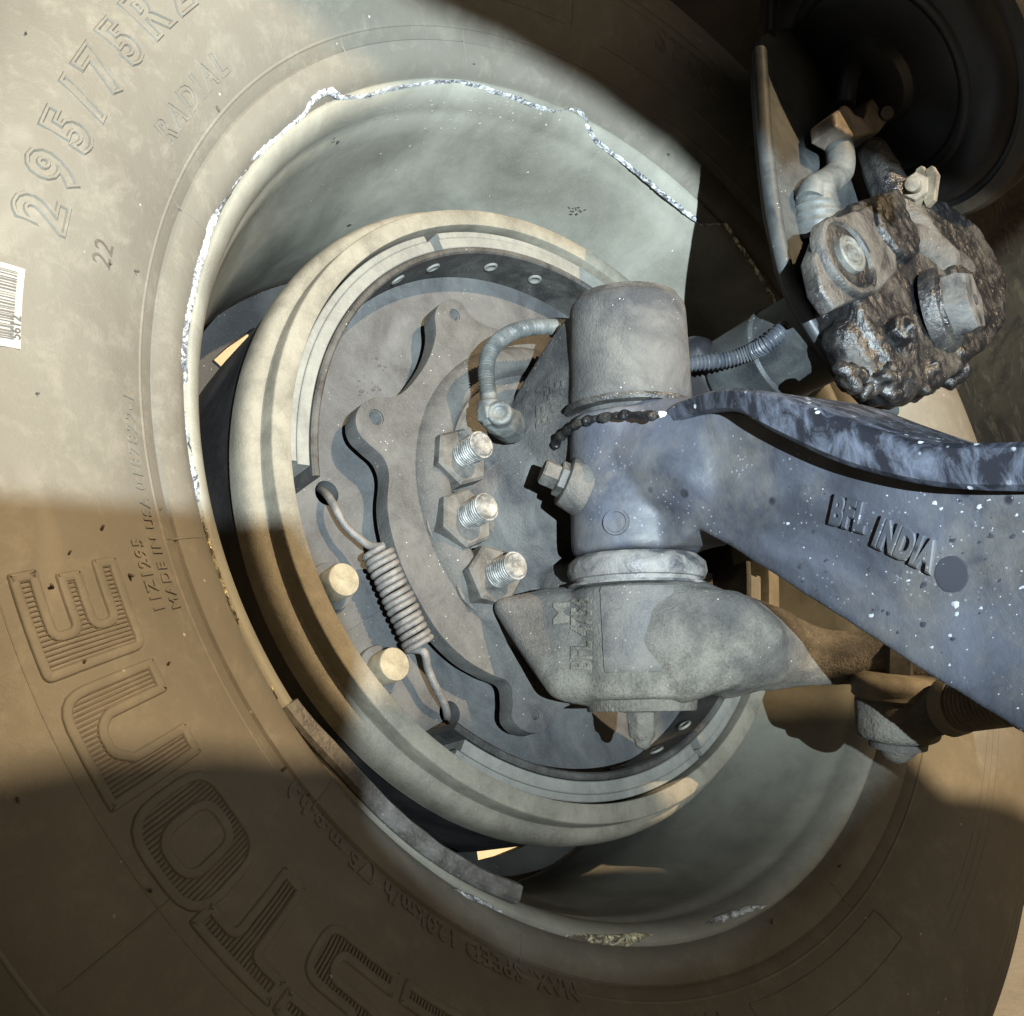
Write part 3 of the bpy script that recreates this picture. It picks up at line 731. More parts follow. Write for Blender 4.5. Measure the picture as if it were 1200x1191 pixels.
# ------------------------------------------------------------------ steering knuckle
K0 = at(735, 357, y=0.0); K1 = at(752, 832, y=-.022); KA = (K1-K0).normalized(); KL = (K1-K0).length
def kp(s): return K0+KA*s              # point along the kingpin, metres from the top
def spix(py):                            # distance along the kingpin of a photo row
    best = min(range(0, 400), key=lambda k: abs(row(kp(k*.001))-py)); return best*.001
def row(p):
    c = RT @ (p-CAM); return 595.5-1290*c.y/-c.z
KN = thing('steering_knuckle', 'dusty cast steering knuckle with upper and lower kingpin bosses', 'steering knuckle', (0, 0, -.1))
s_ub1 = spix(482); s_lb0 = spix(690)
bm = bmesh.new()
cyl(bm, kp(.0), kp(s_ub1), .0385, .0400, 64, .004)                       # upper boss
cyl(bm, kp(s_lb0), kp(KL-.006), .0440, .0410, 64, .004)                  # lower boss
cyl(bm, (-.028, .004, -.002), (-.010, .004, -.002), .096, .096, 96, .003)   # flange
cyl(bm, (-.02, .01, 0), (.010, .012, -.005), .072, .060, 64, .003)
# webs from flange to bosses
hull(bm, [((-.014, -.015, .055), .018), ((-.014, .055, .05), .018), (kp(.030), .030), (kp(.085), .030), ((-.014, -.030, .020), .012)])
hull(bm, [((-.014, -.020, -.060), .014), ((-.014, .05, -.05), .018), (kp(s_lb0+.025), .036), (kp(KL-.035), .034)])
hull(bm, [(at(590, 712, x=.004), .007), (at(640, 700, x=.02), .006), (at(632, 770, x=.012), .009), (kp(s_lb0+.03), .034), (at(660, 800, x=.03), .012), (kp(KL-.03), .034)])
hull(bm, [(at(618, 470, x=.0), .010), (at(665, 385, x=.055), .006), (kp(.020), .030), (kp(.08), .034), (at(640, 520, x=.0), .012)])
# steering arm to the right
arm = [at(790, 745, y=-.01), at(850, 752, y=.02), at(905, 762, y=.05), at(960, 770, y=.08), at(1020, 772, y=.10), at(1070, 772, y=.11)]
rad = [.040, .030, .0235, .0185, .0165, .0170]
for i in range(len(arm)-1): hull(bm, [(arm[i], rad[i]), (arm[i+1], rad[i+1])])
hull(bm, [(at(800, 710, y=-.02), .012), (at(858, 712, y=.0), .011), (at(800, 790, y=-.02), .018), (at(862, 790, y=.0), .008), (at(893, 745, y=.02), .014)])
hull(bm, [(at(850, 755, y=.012), .034), (at(900, 758, y=.042), .0265)]); hull(bm, [(at(895, 760, y=.042), .0270), (at(950, 768, y=.078), .0195)])
kb = cast('casting', bm, M['knuckle'], KN, .0019, 12, .0012, .03)
V_ = (CAM-kp(s_lb0+.03)); V_ = (V_-KA*V_.dot(KA)).normalized(); a_, u_, v_ = frame(KA); th0 = math.atan2(V_.dot(v_), V_.dot(u_))
sg_ = 1
bm = bmesh.new(); rws = []
for k in range(25):
    t = th0-.50+1.02*k/24; d_ = u_*math.cos(t)+v_*math.sin(t); lo_s = s_lb0+.0015; hi_s = KL-.022
    rws.append([bm.verts.new(kp(q)+d_*rr) for q, rr in ((lo_s, .040), (lo_s+.0008, .0440), (lo_s+.003, .0449), ((lo_s+hi_s)/2, .0441), (hi_s-.004, .0432), (hi_s, .0420), (hi_s+.003, .036))])
for A, B in zip(rws, rws[1:]):
    for j in range(6): bm.faces.new((A[j], A[j+1], B[j+1], B[j]))
obj('machined_face', bm, dusty('rubbed_dark_casting', (.036, .035, .040), (.115, .105, .092), .36, .62, 30, .8, .7, 700, .5, rbase=.45, pit=.3, spec=.35), KN, 50)
# bottom cap plate + grease nipple
bm = bmesh.new(); cyl(bm, kp(KL-.008), kp(KL+.001), .0350, .0340, 48, .001); obj('bottom_cap', bm, M['castgrit'], KN)
bm = bmesh.new(); p = kp(KL+.001); cyl(bm, p, p+KA*.016, .0105, .0085, 6, .001); cyl(bm, p+KA*.014, p+KA*.022, .006, .0045, 16, .001); 
hull(bm, [(p+KA*.010, .009), (p+KA*.020, .004)]); cast('grease_nipple', bm, M['castgrit'], KN, .0010, 2, .0015, .006)
bm = bmesh.new(); cyl(bm, kp(-.0035), kp(.004), .034, .037, 48, .0015); obj('top_cap', bm, M['cast'], KN)
# seal / bearing shell between eye and lower boss
s_e = spix(655)
bm = bmesh.new(); lathe(bm, [(0, .030), (0, .039), (.004, .0435), (.010, .0445), (.0145, .0425), (.0150, .0405), (.0175, .0405), (.0178, .0440), (.0195, .0445), (.0195, .030)], o=kp(s_e-.001), axis=KA, seg=72, jit=.006)
obj('thrust_bearing', bm, dusty('greasy_bearing_shell', (.05, .05, .055), (.20, .185, .17), .42, .6, 35, .8, .6, 600, .5, rbase=.3, metal=.2), KN, 40)
bm = bmesh.new(); lathe(bm, [(0, .034), (0, .0425), (.002, .0435), (.004, .042), (.004, .034)], o=kp(s_ub1-.001), axis=KA, seg=72, jit=.03)
obj('upper_seal', bm, M['dustygrease'], KN, 40)
bm = bmesh.new(); rnd = random.Random(31)
tube(bm, catmull([at(a, b, y=y) for a, b, y in ((650, 532, -.034), (653, 518, -.040), (663, 507, -.046), (676, 498, -.048), (698, 491, -.048), (730, 487, -.048), (768, 487, -.046))], 10), lambda i, n: .0028+.0016*noise.noise(Vector((i*.45, 0, 0)))+.0008*math.sin(i*.9), 12, flat=1.0)
cast('grease_seam', bm, M['grease'], KN, .0009, 3, .0022, .004)
# studs and nuts
for tx, ty, Rn, lb in ((572, 593, .0205, 0), (606, 662, .0205, 1), (566, 520, .0205, 2)):
    tip = at(tx, ty, x=.026); base = Vector((-.012, tip.y, tip.z))
    n = obj('hex_nut', hexnut(bmesh.new(), base, (1, 0, 0), Rn*1.02, .0165, .3+lb*.5), M['bolt'], KN, 25)
    obj('washer', cyl(bmesh.new(), base-Vector((.001, 0, 0)), base+Vector((.0022, 0, 0)), Rn*1.12, seg=36, bev=.0006), M['bolt'], KN)
    obj('stud', threaded(bmesh.new(), base+Vector((.012, 0, 0)), tip, .0092, .0021, .0009), M['steel'], KN, 25)
# the nut above them carries an angled elbow fitting
c = at(585, 500, x=.010)
# cast lettering
def place_text(s, size, p, xdir, ydir, mat, parent, ext=.0006, bold=.0, name='cast_lettering', wrap=None, sp=1.05):
    me = text_mesh(s, size, ext, 0, bold, sp); X = Vector(xdir).normalized(); Z = X.cross(Vector(ydir)).normalized(); Y = Z.cross(X)
    for v in me.vertices:
        q = Vector(p)+X*v.co.x+Y*v.co.y+Z*v.co.z
        if wrap:
            s_ = (q-K0).dot(KA); c_ = kp(s_); w = (q-c_); q = c_+w.normalized()*(wrap(s_)+v.co.z)
        v.co = q
    return obj(name, me, mat, parent, 30)
from mathutils.bvhtree import BVHTree
def snap(o, p, d):
    me = o.data; off = rootloc(o); bv = BVHTree.FromPolygons([v.co+off for v in me.vertices], [tuple(q.vertices) for q in me.polygons])
    return bv.ray_cast(Vector(p), Vector(d).normalized())
def pixel_text(s, size, px0, px1, on, mat, parent, ext=.0007, bold=.0002, sp=1.05, name='cast_lettering', flip=1, up=None):
    """text on a casting, running from the surface point seen at px0 towards the one seen at px1, following the surface"""
    off = rootloc(on); bv = BVHTree.FromPolygons([v.co+off for v in on.data.vertices], [tuple(q.vertices) for q in on.data.polygons])
    def hit(px):
        d = RT.transposed() @ Vector(((px[0]-600)/1290, (595.5-px[1])/1290, -1)); return bv.ray_cast(CAM, d.normalized())
    a, na = hit(px0)[:2]; b = hit(px1)[0]
    if a is None or b is None: return None
    X = (b-a).normalized(); N = (CAM-a).normalized(); Y = N.cross(X).normalized(); N = X.cross(Y)
    me = text_mesh(s, size, ext, 0, bold, sp); wid = max(v.co.x for v in me.vertices); k = (b-a).length/wid
    for v in me.vertices:
        q = a+X*v.co.x*k+Y*v.co.y*flip; h = bv.ray_cast(q+N*.03, -N)
        base = h[0] if h[0] is not None else q
        v.co = base+N*v.co.z
    return obj(name, me, mat, parent, 30)
pixel_text('BFL 4756', .017, (692, 786), (692, 700), kb, M['castgrit'], KN, .0011, .0003)
pixel_text('M', .013, (666, 731), (666, 706), kb, M['castgrit'], KN, .0011, .0003)
pixel_text('BFL-2', .014, (645, 497), (645, 445), kb, M['cast'], KN, .0008, .0002)
pixel_text('10VE', .013, (660, 492), (660, 446), kb, M['cast'], KN, .0008, .0002)

# ------------------------------------------------------------------ axle beam
AX = thing('axle_beam', 'blue-black I-beam front axle spattered white, cast letters on its side', 'axle beam', (.25, 0, -.15))
YB = -.030
bm = bmesh.new()
# eye round the kingpin
cyl(bm, kp(s_ub1+.006), kp(s_e-.002), .0405, .0415, 64, .004)
# web of the beam: outline on its front side, swept rearwards
webpx = [(735, 505), (790, 478), (850, 472), (930, 500), (1010, 540), (1100, 560), (1200, 568), (1330, 560), (1500, 545), (1500, 1010), (1330, 935), (1200, 862), (1100, 800), (1010, 742), (930, 690), (860, 645), (815, 620), (790, 640), (740, 650)]
prism(bm, [at(a, b, y=YB) for a, b in webpx], (0, .050, 0), .0)
# swelling where eye and beam meet
hull(bm, [(kp(s_ub1+.03), .040), (at(840, 560, y=-.004), .036), (at(850, 520, y=-.004), .028)])
ab = cast('beam_body', bm, M['beam'], AX, .0024, 7, .0012, .03)
# top flange: standing proud of the web towards the camera
def flange(pixtop, pixbot, y0, y1, name, mat):
    bm = bmesh.new(); yy = lambda i: (-.024, -.036, -.046)[i] if i < 3 else y0; T_ = catmull([at(a, b, y=yy(i)) for i, (a, b) in enumerate(pixtop)], 8); B_ = catmull([at(a, b, y=yy(i)) for i, (a, b) in enumerate(pixbot)], 8); n = len(T_)
    R = []
    for t, b in zip(T_, B_):
        e = Vector((0, y1-y0, 0)); c = .003; m = t.lerp(b, .12); m2 = t.lerp(b, .88)
        R.append([bm.verts.new(p) for p in (m, m2, b+Vector((0, c, 0)), b+e, t+e, t+Vector((0, c, 0)))])
    for A, B in zip(R, R[1:]):
        for j in range(6): bm.faces.new((A[j], A[(j+1) % 6], B[(j+1) % 6], B[j]))
    bm.faces.new(R[0]); bm.faces.new(R[-1][::-1]); bmesh.ops.subdivide_edges(bm, edges=bm.edges, cuts=1)
    return obj(name, bm, mat, AX, 40)
flange([(760, 494), (800, 468), (850, 455), (910, 462), (980, 488), (1050, 512), (1110, 519), (1200, 517), (1350, 505), (1520, 480)],
       [(764, 512), (806, 488), (858, 482), (905, 507), (975, 540), (1045, 561), (1110, 572), (1200, 575), (1350, 570), (1520, 560)], -.050, .035, 'top_flange', M['flange'])
pixel_text('BFL', .0190, (974, 612), (1016, 624), ab, M['beam'], AX, .0022, .0007)
pixel_text('INDIA', .0190, (1024, 638), (1094, 672), ab, M['beam'], AX, .0022, .0007)
# raised round boss on the eye
hb = None
off = rootloc(ab); bv = BVHTree.FromPolygons([v.co+off for v in ab.data.vertices], [tuple(q.vertices) for q in ab.data.polygons])
def hitb(px, py, bvt=None):
    d = RT.transposed() @ Vector(((px-600)/1290, (595.5-py)/1290, -1)); return (bvt or bv).ray_cast(CAM, d.normalized())
h = hitb(722, 612)
if h[0]: obj('cotter_boss', lathe(b_ := bmesh.new(), [(-.001, .0085), (.0012, .0080), (.0012, .0066), (.0002, .0060), (.0002, .00001)], o=h[0], axis=h[1], seg=28) and b_, M['beam'], AX)
bm = bmesh.new(); rnd = random.Random(12)
for k in range(150):
    px, py = 1200-420*rnd.random()**1.5, rnd.uniform(560, 860); q = hitb(px, py)
    if q[0] and rnd.random() < .35+.65*((px-780)/420): flake(bm, q[0], q[1], rnd.choice((.0004, .0005, .0006, .0009, .0014))*rnd.uniform(.7, 1.2), rnd)
for px, py, r in ((1119, 708, .0036), (1121, 720, .0022), (1150, 713, .0018), (1095, 590, .0022), (1159, 586, .0016)):
    q = hitb(px, py)
    if q[0]: flake(bm, q[0], q[1], r*.8, rnd)
M['spatter'] = NT('dried_white_spatter').out((.30, .31, .33), .75)
tag(obj('paint_spatter', bm, M['spatter'], AX, None), kind='stuff')
bm = bmesh.new()
for k in range(70):
    px, py = rnd.gauss(1030, 110), rnd.gauss(690, 70); q = hitb(px, py)
    if q[0]: flake(bm, q[0], q[1], rnd.choice((.0005, .0008, .0012, .002)), rnd)
q = hitb(1115, 673)
if q[0]: lathe(bm, [(.0001, .0088), (.0003, .0080), (.0003, .00001)], o=q[0], axis=q[1], seg=32, jit=.06)
M['oil'] = NT('dark_oil_spot').out((.035, .036, .045), .35)
tag(obj('oil_spot', bm, M['oil'], AX, None), kind='stuff')
h = hitb(790, 484)
if h[0] is not None:
    bm = bmesh.new(); rnd = random.Random(3); flake(bm, at(776, 485, y=-.042), Vector((.6, -.7, .2)), .0035, rnd); obj('paint_chip', bm, M['whitechip'], AX, None)

# steering stop bolt
SB = thing('stop_bolt', 'small square-headed stop bolt with round collar left of the axle eye', 'bolt', at(672, 562, x=.05))
c0 = at(668, 566, x=.060); c1 = at(628, 549, x=.052); dd = (c1-c0).normalized()
obj('collar', cyl(bmesh.new(), c0+dd*-.012, c0+dd*.004, .0190, .0165, 40, .0015), M['cast'], SB)
obj('jam_nut', hexnut(bmesh.new(), c0+dd*.003, dd, .0115, .006, .2), M['bolt'], SB, 25)
obj('bolt_head', hexnut(bmesh.new(), c0+dd*.009, dd, .0088, .0105, .5), M['bolt'], SB, 25)

# ------------------------------------------------------------------ hose and fittings
HS = thing('sensor_hose', 'grey corrugated hose arching from an elbow fitting to the upper boss', 'hose', at(575, 480, x=.03))
pth = catmull([at(572, 462, x=.030), at(570, 440, x=.032), at(572, 418, x=.034), at(584, 400, x=.036), at(604, 388, x=.037), at(630, 383, x=.038), at(660, 384, x=.036), at(690, 388, x=.02), at(720, 396, x=-.01)], 40)
def corr(i, n): return .0050+.0008*math.sin(i*2*PI/5.2)
bm = bmesh.new(); tube(bm, pth, corr, 16); obj('conduit', bm, M['hose'], HS, 60)
bm = bmesh.new(); p0 = at(576, 500, x=.028); p1 = at(572, 460, x=.030)
cyl(bm, p0, p1, .0060, .0055, 24, .0008); hexnut(bm, p0.lerp(p1, .15), p1-p0, .0092, .009, .1); cyl(bm, p0.lerp(p1, .55), p0.lerp(p1, .72), .0078, seg=24, bev=.0008)
cast('connector', bm, M['hose'], HS, .0009, 2, .0008, .006)
bm = bmesh.new(); e = at(585, 492, x=.028); hull(bm, [(e, .011), (at(598, 500, x=.015), .012)]); lathe(bm, [(-.004, .0085), (.006, .0085), (.007, .0075), (.007, .005), (.0055, .004), (.0055, .00001)], o=e+Vector((.006, -.004, 0)), axis=(.75, -.6, 0), seg=24)
cast('elbow', bm, M['hose'], HS, .0009, 2, .0010, .008)
H2 = thing('corrugated_hose', 'dark thin corrugated hose leaving the upper boss to the right', 'hose', at(850, 425, x=.08))
pth = catmull([at(785, 426, x=.098), at(812, 426, x=.108), at(850, 422, x=.122), at(880, 413, x=.136), at(900, 402, x=.150), at(925, 380, x=.16)], 40)
bm = bmesh.new(); tube(bm, pth, lambda i, n: .0052+.0007*math.sin(i*2*PI/5.2), 16); obj('conduit', bm, M['hosedark'], H2, 60)

# ------------------------------------------------------------------ camshaft tube
CT = thing('camshaft_tube', 'blue-grey camshaft tube with a collar right of the upper boss', 'camshaft tube', (.1, .105, .06))
YC, ZC = .106, .061
bm = bmesh.new(); cyl(bm, (-.02, YC, ZC), (.178, YC, ZC), .0215, .0215, 56, .001); obj('shaft_housing', bm, M['bracket'], CT)
bm = bmesh.new(); lathe(bm, [(.085, .0215), (.085, .030), (.088, .032), (.10, .0325), (.125, .0330), (.1285, .0345), (.1305, .0345), (.133, .0330), (.186, .0330), (.187, .030), (.187, .0215)], o=(0, YC, ZC), seg=64); obj('collar', bm, M['bracket'], CT, 30)
bm = bmesh.new(); hull(bm, [((.02, .07, .065), .012), ((.075, .085, .082), .016), ((.085, .10, .035), .016), ((.02, .09, .02), .012)]); cast('bracket_arm', bm, M['chamber'], CT, .002, 4)

# ------------------------------------------------------------------ chamber bracket plate
BR = thing('chamber_bracket', 'long dark curved steel bracket plate left of the slack adjuster', 'bracket', at(950, 380, x=.165))
XP = .178
pp = [(886, 60), (893, 42), (905, 34), (1060, 20), (1120, 60), (1120, 300), (1090, 420), (1045, 486), (1022, 478), (985, 440), (958, 402), (933, 360), (915, 315), (902, 250), (893, 180), (888, 110)]
bm = bmesh.new(); prism(bm, [at(a, b, x=XP) for a, b in pp], (-.006, 0, 0), .0015)
obj('plate', bm, M['bracket'], BR)
bm = bmesh.new(); P = catmull([at(a, b, x=XP+.004) for a, b in ((890, 60), (893, 110), (898, 180), (907, 250), (920, 315), (940, 362), (968, 408), (1000, 446), (1030, 476), (1046, 482))], 8)
tube(bm, P, .0052, 10); obj('rolled_edge', bm, M['bracket'], BR, 60)
bm = bmesh.new(); cyl(bm, at(905, -40, x=XP), at(903, 40, x=XP), .0042, seg=14); obj('tie_strap', bm, M['chamber'], BR)

# ------------------------------------------------------------------ brake chamber
CH = thing('brake_chamber', 'big round black brake chamber at the upper right', 'brake chamber', at(1040, 70, y=.17))
cc = at(1075, 60, y=.225); dirp = (at(1012, 150, y=.11)-cc); dn = Vector((-.38, -.78, -.50)).normalized()
bm = bmesh.new()
lathe(bm, [(-.13, .00001), (-.13, .085), (-.115, .102), (-.02, .108), (.0, .110), (.010, .112), (.022, .118), (.034, .118), (.038, .114), (.040, .106), (.046, .101), (.050, .093), (.052, .082), (.0525, .060), (.0525, .034), (.058, .030), (.060, .016), (.060, .00001)], o=cc, axis=dn, seg=128)
obj('housing', bm, M['chamber'], CH, 35)
bm = bmesh.new(); lathe(bm, [(.0, .113), (.002, .1195), (.012, .123), (.030, .123), (.040, .1185), (.042, .110), (.036, .110), (.026, .117), (.012, .117)], o=cc, axis=dn, seg=128, closed=True)
obj('clamp_ring', bm, dusty('ochre_dusty_clamp', (.016, .014, .013), (.085, .064, .042), .45, .70, 7, .7, .15, 900, .1, rbase=.35, spec=.5), CH, 40)
bm = bmesh.new(); lathe(bm, [(.0515, .068), (.0535, .070), (.0545, .074), (.0530, .078), (.0510, .080)], o=cc, axis=dn, seg=96); obj('stiffening_ring', bm, M['chamber'], CH, 40)
# clamp bolt
c = at(1076, 222, y=.085)
bm = bmesh.new(); hexnut(bm, c, (.3, -.9, -.2), .0085, .011, .2); cyl(bm, c, c+Vector((.006, -.018, -.004)), .0045, seg=16, bev=.0005); obj('clamp_bolt', bm, dusty('pale_zinc_bolt', (.07, .055, .04), (.15, .12, .085), .4, .6, 60), CH, 25)
bm = bmesh.new(); 
for k, dx in enumerate((12, 24)): prism(bm, [at(1066+dx+a, 200+b, y=.083) for a, b in ((0, 0), (6, -4), (12, 6), (8, 36), (0, 44), (-6, 30))], (0, -.004, 0))
obj('clamp_lug', bm, dusty('tan_clamp', (.06, .046, .032), (.14, .11, .075), .4, .6, 60), CH, 25)

# ------------------------------------------------------------------ slack adjuster
SA = thing('slack_adjuster', 'greasy black slack adjuster with round plug and big hex bolt at the right', 'slack adjuster', at(1040, 370, x=.20))
XA = .185
def X_(px, py, x=XA): return at(px, py, x=x)
bm = bmesh.new()
prism(bm, [X_(a, b) for a, b in ((938, 305), (952, 268), (1005, 248), (1062, 262), (1100, 290), (1118, 318), (1134, 352), (1132, 398), (1112, 428), (1085, 446), (1052, 478), (1022, 478), (988, 448), (962, 405), (944, 350))], (.034, 0, 0), .004)
cyl(bm, X_(993, 300), X_(993, 300)+Vector((.042, 0, 0)), .0240, .0235, 48, .003)
cyl(bm, X_(1082, 372), X_(1082, 372)+Vector((.040, 0, 0)), .0275, .0260, 48, .004)
hull(bm, [(X_(1010, 440, .20), .014), (X_(1052, 455, .205), .012), (X_(1040, 400, .205), .020), (X_(990, 400, .20), .014)])
rnd = random.Random(5)
for k in range(110):
    t = rnd.random(); px = 985+t*145; py = 452+18*math.sin(t*3)-t*30+rnd.uniform(-24, 8); p = at(px, py, x=XA+rnd.uniform(.006, .034)); hull(bm, [(p, rnd.uniform(.0028, .0056)), (p+Vector((rnd.uniform(-.004, .004), rnd.uniform(-.004, .004), rnd.uniform(-.005, .002))), rnd.uniform(.003, .006))])
sa = cast('lever_body', bm, M['grease'], SA, .0013, 6, .0026, .006)
# dusty upper arm skin
bm = bmesh.new(); hull(bm, [(X_(1072, 290, .205), .020), (X_(1046, 262, .203), .018), (X_(1085, 320, .205), .018)]); hull(bm, [(X_(1078, 292, .212), .0165), (X_(1052, 245, .208), .0150), (X_(1024, 180, .205), .0115)]); hull(bm, [(X_(1078, 292, .212), .0165), (X_(1118, 322, .212), .0150), (X_(1050, 275, .215), .010)])
cast('arm', bm, M['dustygrease'], SA, .0017, 4, .003, .012)
# round plug: housing square, ring, disc
c = X_(993, 300, XA+.030)+Vector((.0, 0, 0)); axn = Vector((.93, -.30, -.15)).normalized()
sqx = [(936, 312), (952, 270), (1004, 250), (1032, 262), (1034, 330), (1010, 352), (960, 372), (944, 350)]
bm = bmesh.new(); prism(bm, [at(a, b, x=XA+.026) for a, b in sqx], (.012, 0, 0), .0025); obj('gear_housing', bm, M['dustygrease'], SA)
c = at(992, 301, x=XA+.040)
bm = bmesh.new(); lathe(bm, [(-.006, .0265), (.001, .0265), (.0028, .0255), (.0028, .0225), (.0005, .0212), (.0005, .0135), (-.001, .013)], o=c, seg=56, jit=.02); obj('retaining_ring', bm, M['dustygrease'], SA, 40)
bm = bmesh.new(); lathe(bm, [(-.002, .0125), (.0045, .0122), (.0055, .0110), (.0055, .0085), (.0045, .0080), (.0045, .0062), (.0056, .0058), (.0056, .0030), (.0046, .0026), (.0046, .00001)], o=c, seg=48); b3 = bmesh.new(); lathe(b3, [(.0002, .0215), (.0011, .0205), (.0013, .0150), (.0008, .0120)], o=c, seg=48, jit=.03); obj('grease_groove', b3, M['grease'], SA, 60)
obj('plug', bm, dusty('grey_steel_plug', (.04, .04, .038), (.13, .128, .112), .35, .65, 60, .6, .5, 700, .2, rbase=.35), SA, 35)
# big end bolt with washers
c = at(1108, 362, x=XA+.040); axb = Vector((.90, .22, -.10)).normalized()
bm = bmesh.new(); lathe(bm, [(-.008, .0285), (0, .0285), (.002, .0275), (.002, .0225), (.004, .0222), (.0045, .0215), (.0045, .018)], o=c, axis=axb, seg=56, jit=.02); obj('washer_stack', bm, M['dustygrease'], SA, 35)
obj('hex_bolt', hexnut(bmesh.new(), c+axb*.004, axb, .0225, .0150, .25, .30), dusty('greased_grey_bolt', (.022, .021, .023), (.10, .094, .086), .35, .6, 40, .6, .6, 500, .3, rbase=.25, spec=.6), SA, 25)
bm = bmesh.new(); cyl(bm, c+axb*.0185, c+axb*.0200, .0035, seg=16, bev=.0003); obj('centre_dimple', bm, M['hole'], SA)
c = at(1058, 388, x=XA+.040)
bm = bmesh.new(); hexnut(bm, c-Vector((.006, 0, 0)), (.9, -.3, 0), .0100, .012, .1, .3); hull(bm, [(c+Vector((.006, -.002, 0)), .0045), (c, .008)]); cast('grease_fitting', bm, M['grease'], SA, .0010, 2, .002, .006)
# bent rod and rubber sleeve left of the arm
RS = thing('rubber_sleeve_joint', 'ribbed rubber sleeve under a bent grey rod beside the bracket', 'rod', at(950, 250, x=.18))
a0 = at(960, 285, x=.180); a1 = at(955, 222, x=.188); bm = bmesh.new()
n = 26; pr = []; L = (a1-a0).length
for k in range(n+1): pr.append((L*k/n, .0165-.0025*k/n+(.0011 if k % 5 in (2, 3) and k < 18 else 0)))
pr = [(0, .00001)]+pr+[(L+.004, .009), (L+.004, .00001)]
lathe(bm, pr, o=a0, axis=a1-a0, seg=40); obj('sleeve', bm, M['hose'], RS, 60)
bm = bmesh.new(); tube(bm, catmull([at(950, 235, x=.188), at(954, 222, x=.190), at(972, 212, x=.193), at(984, 200, x=.195), at(985, 180, x=.196), at(980, 160, x=.196), at(985, 140, x=.190)], 10), .0098, 20); obj('bent_rod', bm, M['hose'], RS, 60)
# clevis
CL = thing('pushrod_clevis', 'forked steel clevis at the top of the slack adjuster arm', 'clevis', at(1010, 150, x=.205))
bm = bmesh.new(); xx = .210
prism(bm, [at(a, b, x=xx) for a, b in ((980, 148), (978, 132), (990, 122), (998, 126), (1000, 136), (1013, 140), (1018, 120), (1028, 108), (1040, 112), (1042, 140), (1032, 154), (1000, 160))], (-.022, 0, 0), .0015)
cast('fork', bm, dusty('brown_grey_clevis', (.10, .085, .07), (.25, .21, .17), .35, .65, 40, .6, .4, 700, .4, rbase=.35), CL, .0012, 3)
bm = bmesh.new(); tube(bm, catmull([at(990, 125, x=.206), at(996, 90, y=.16), at(1010, 60, y=.2)], 8), .007, 16); obj('pushrod', bm, M['chamber'], CL, 60)
bm = bmesh.new(); cyl(bm, at(1040, 132, x=.216), at(1012, 146, x=.180), .005, seg=20, bev=.0006); obj('clevis_pin', bm, M['dustygrease'], CL)

# ------------------------------------------------------------------ tie rod
TR = thing('tie_rod_end', 'dusty tie rod ball joint under the steering arm, threaded shank to the right', 'tie rod end', at(1055, 850, y=.10))
YT = .10
top = at(1055, 792, y=YT); bot = at(1052, 885, y=YT); tx = (bot-top).normalized(); L = (bot-top).length
bm = bmesh.new()
cyl(bm, top+tx*.012, top+tx*(L-.010), .0270, .0255, 48, .004); hull(bm, [(top+tx*(L-.016), .018), (top+tx*(L-.006), .012)])
p1 = at(1118, 828, y=YT-.01); hull(bm, [(top+tx*.028, .017), (p1, .0145)])
cast('socket', bm, M['castgrit'], TR, .0018, 5, .0012, .02)
bm = bmesh.new(); lathe(bm, [(0, .00001), (0, .022), (.002, .0275), (.005, .0295), (.009, .0300), (.011, .0285), (.014, .0290), (.016, .0265), (.018, .02)], o=top-tx*.002, axis=tx, seg=56, jit=.01); obj('dust_boot', bm, M['boot'], TR, 50)
bm = bmesh.new(); lathe(bm, [(-.001, .018), (.003, .0175), (.004, .012), (.003, .00001)], o=top+tx*(L-.008), axis=tx, seg=40); obj('end_plug', bm, M['cast'], TR)
p2 = at(1215, 814, y=YT-.025)
bm = bmesh.new(); threaded(bm, p1, p2, .0155, .0033, .0017, 40, False); obj('threaded_shank', bm, M['boot'], TR, 25)
bm = bmesh.new(); dq = (p2-p1).normalized(); cyl(bm, p1-dq*.004, p1+dq*.006, .0175, .0165, 40, .001); obj('shank_collar', bm, M['arm'], TR)
bm = bmesh.new(); cyl(bm, p2-dq*.01, p2+dq*.4, .019, seg=40); tag(obj('tie_rod_tube', bm, M['arm'], TR))
bm = bmesh.new(); cyl(bm, top-tx*.020, top-tx*.0015, .012, seg=6, bev=.001); obj('castle_nut', bm, M['bolt'], TR)

# ------------------------------------------------------------------ behind: rusty chassis rail + far side shade
bm = bmesh.new(); prism(bm, [Vector(p) for p in ((-.25, .62, -.12), (.9, .62, -.12), (.9, .62, .9), (-.25, .62, .9))], (0, .03, 0), .003)
RL = thing('chassis_plate', 'oily rust-brown chassis plate behind the slack adjuster', 'chassis plate', (.3, .62, -.12)); 
def oily():
    t = NT('oily_rust_plate'); n = t.noise(26, 6, .7, 1.0); n2 = t.noise(8, 5, .6)
    mp = t.n.new('ShaderNodeMapping'); mp.inputs['Scale'].default_value = (2, 1, .5); t.l.new(t.co, mp.inputs['Vector'])
    n3 = t.noise(60, 5, .7, 1, mp.outputs[0])
    c = t.mix(t.ramp(n2, .35, .65), (.028, .022, .016), (.075, .058, .036)); c = t.mix(t.math('MULTIPLY', t.ramp(n3, .55, .62), .3), c, (.17, .13, .085)); c = t.mix(t.math('MULTIPLY', t.ramp(n, .5, .62), .6), c, (.018, .015, .012))
    return t.out(c, .45, 0, t.bump(n, .6, .003), .5)
obj('panel', bm, oily(), RL)

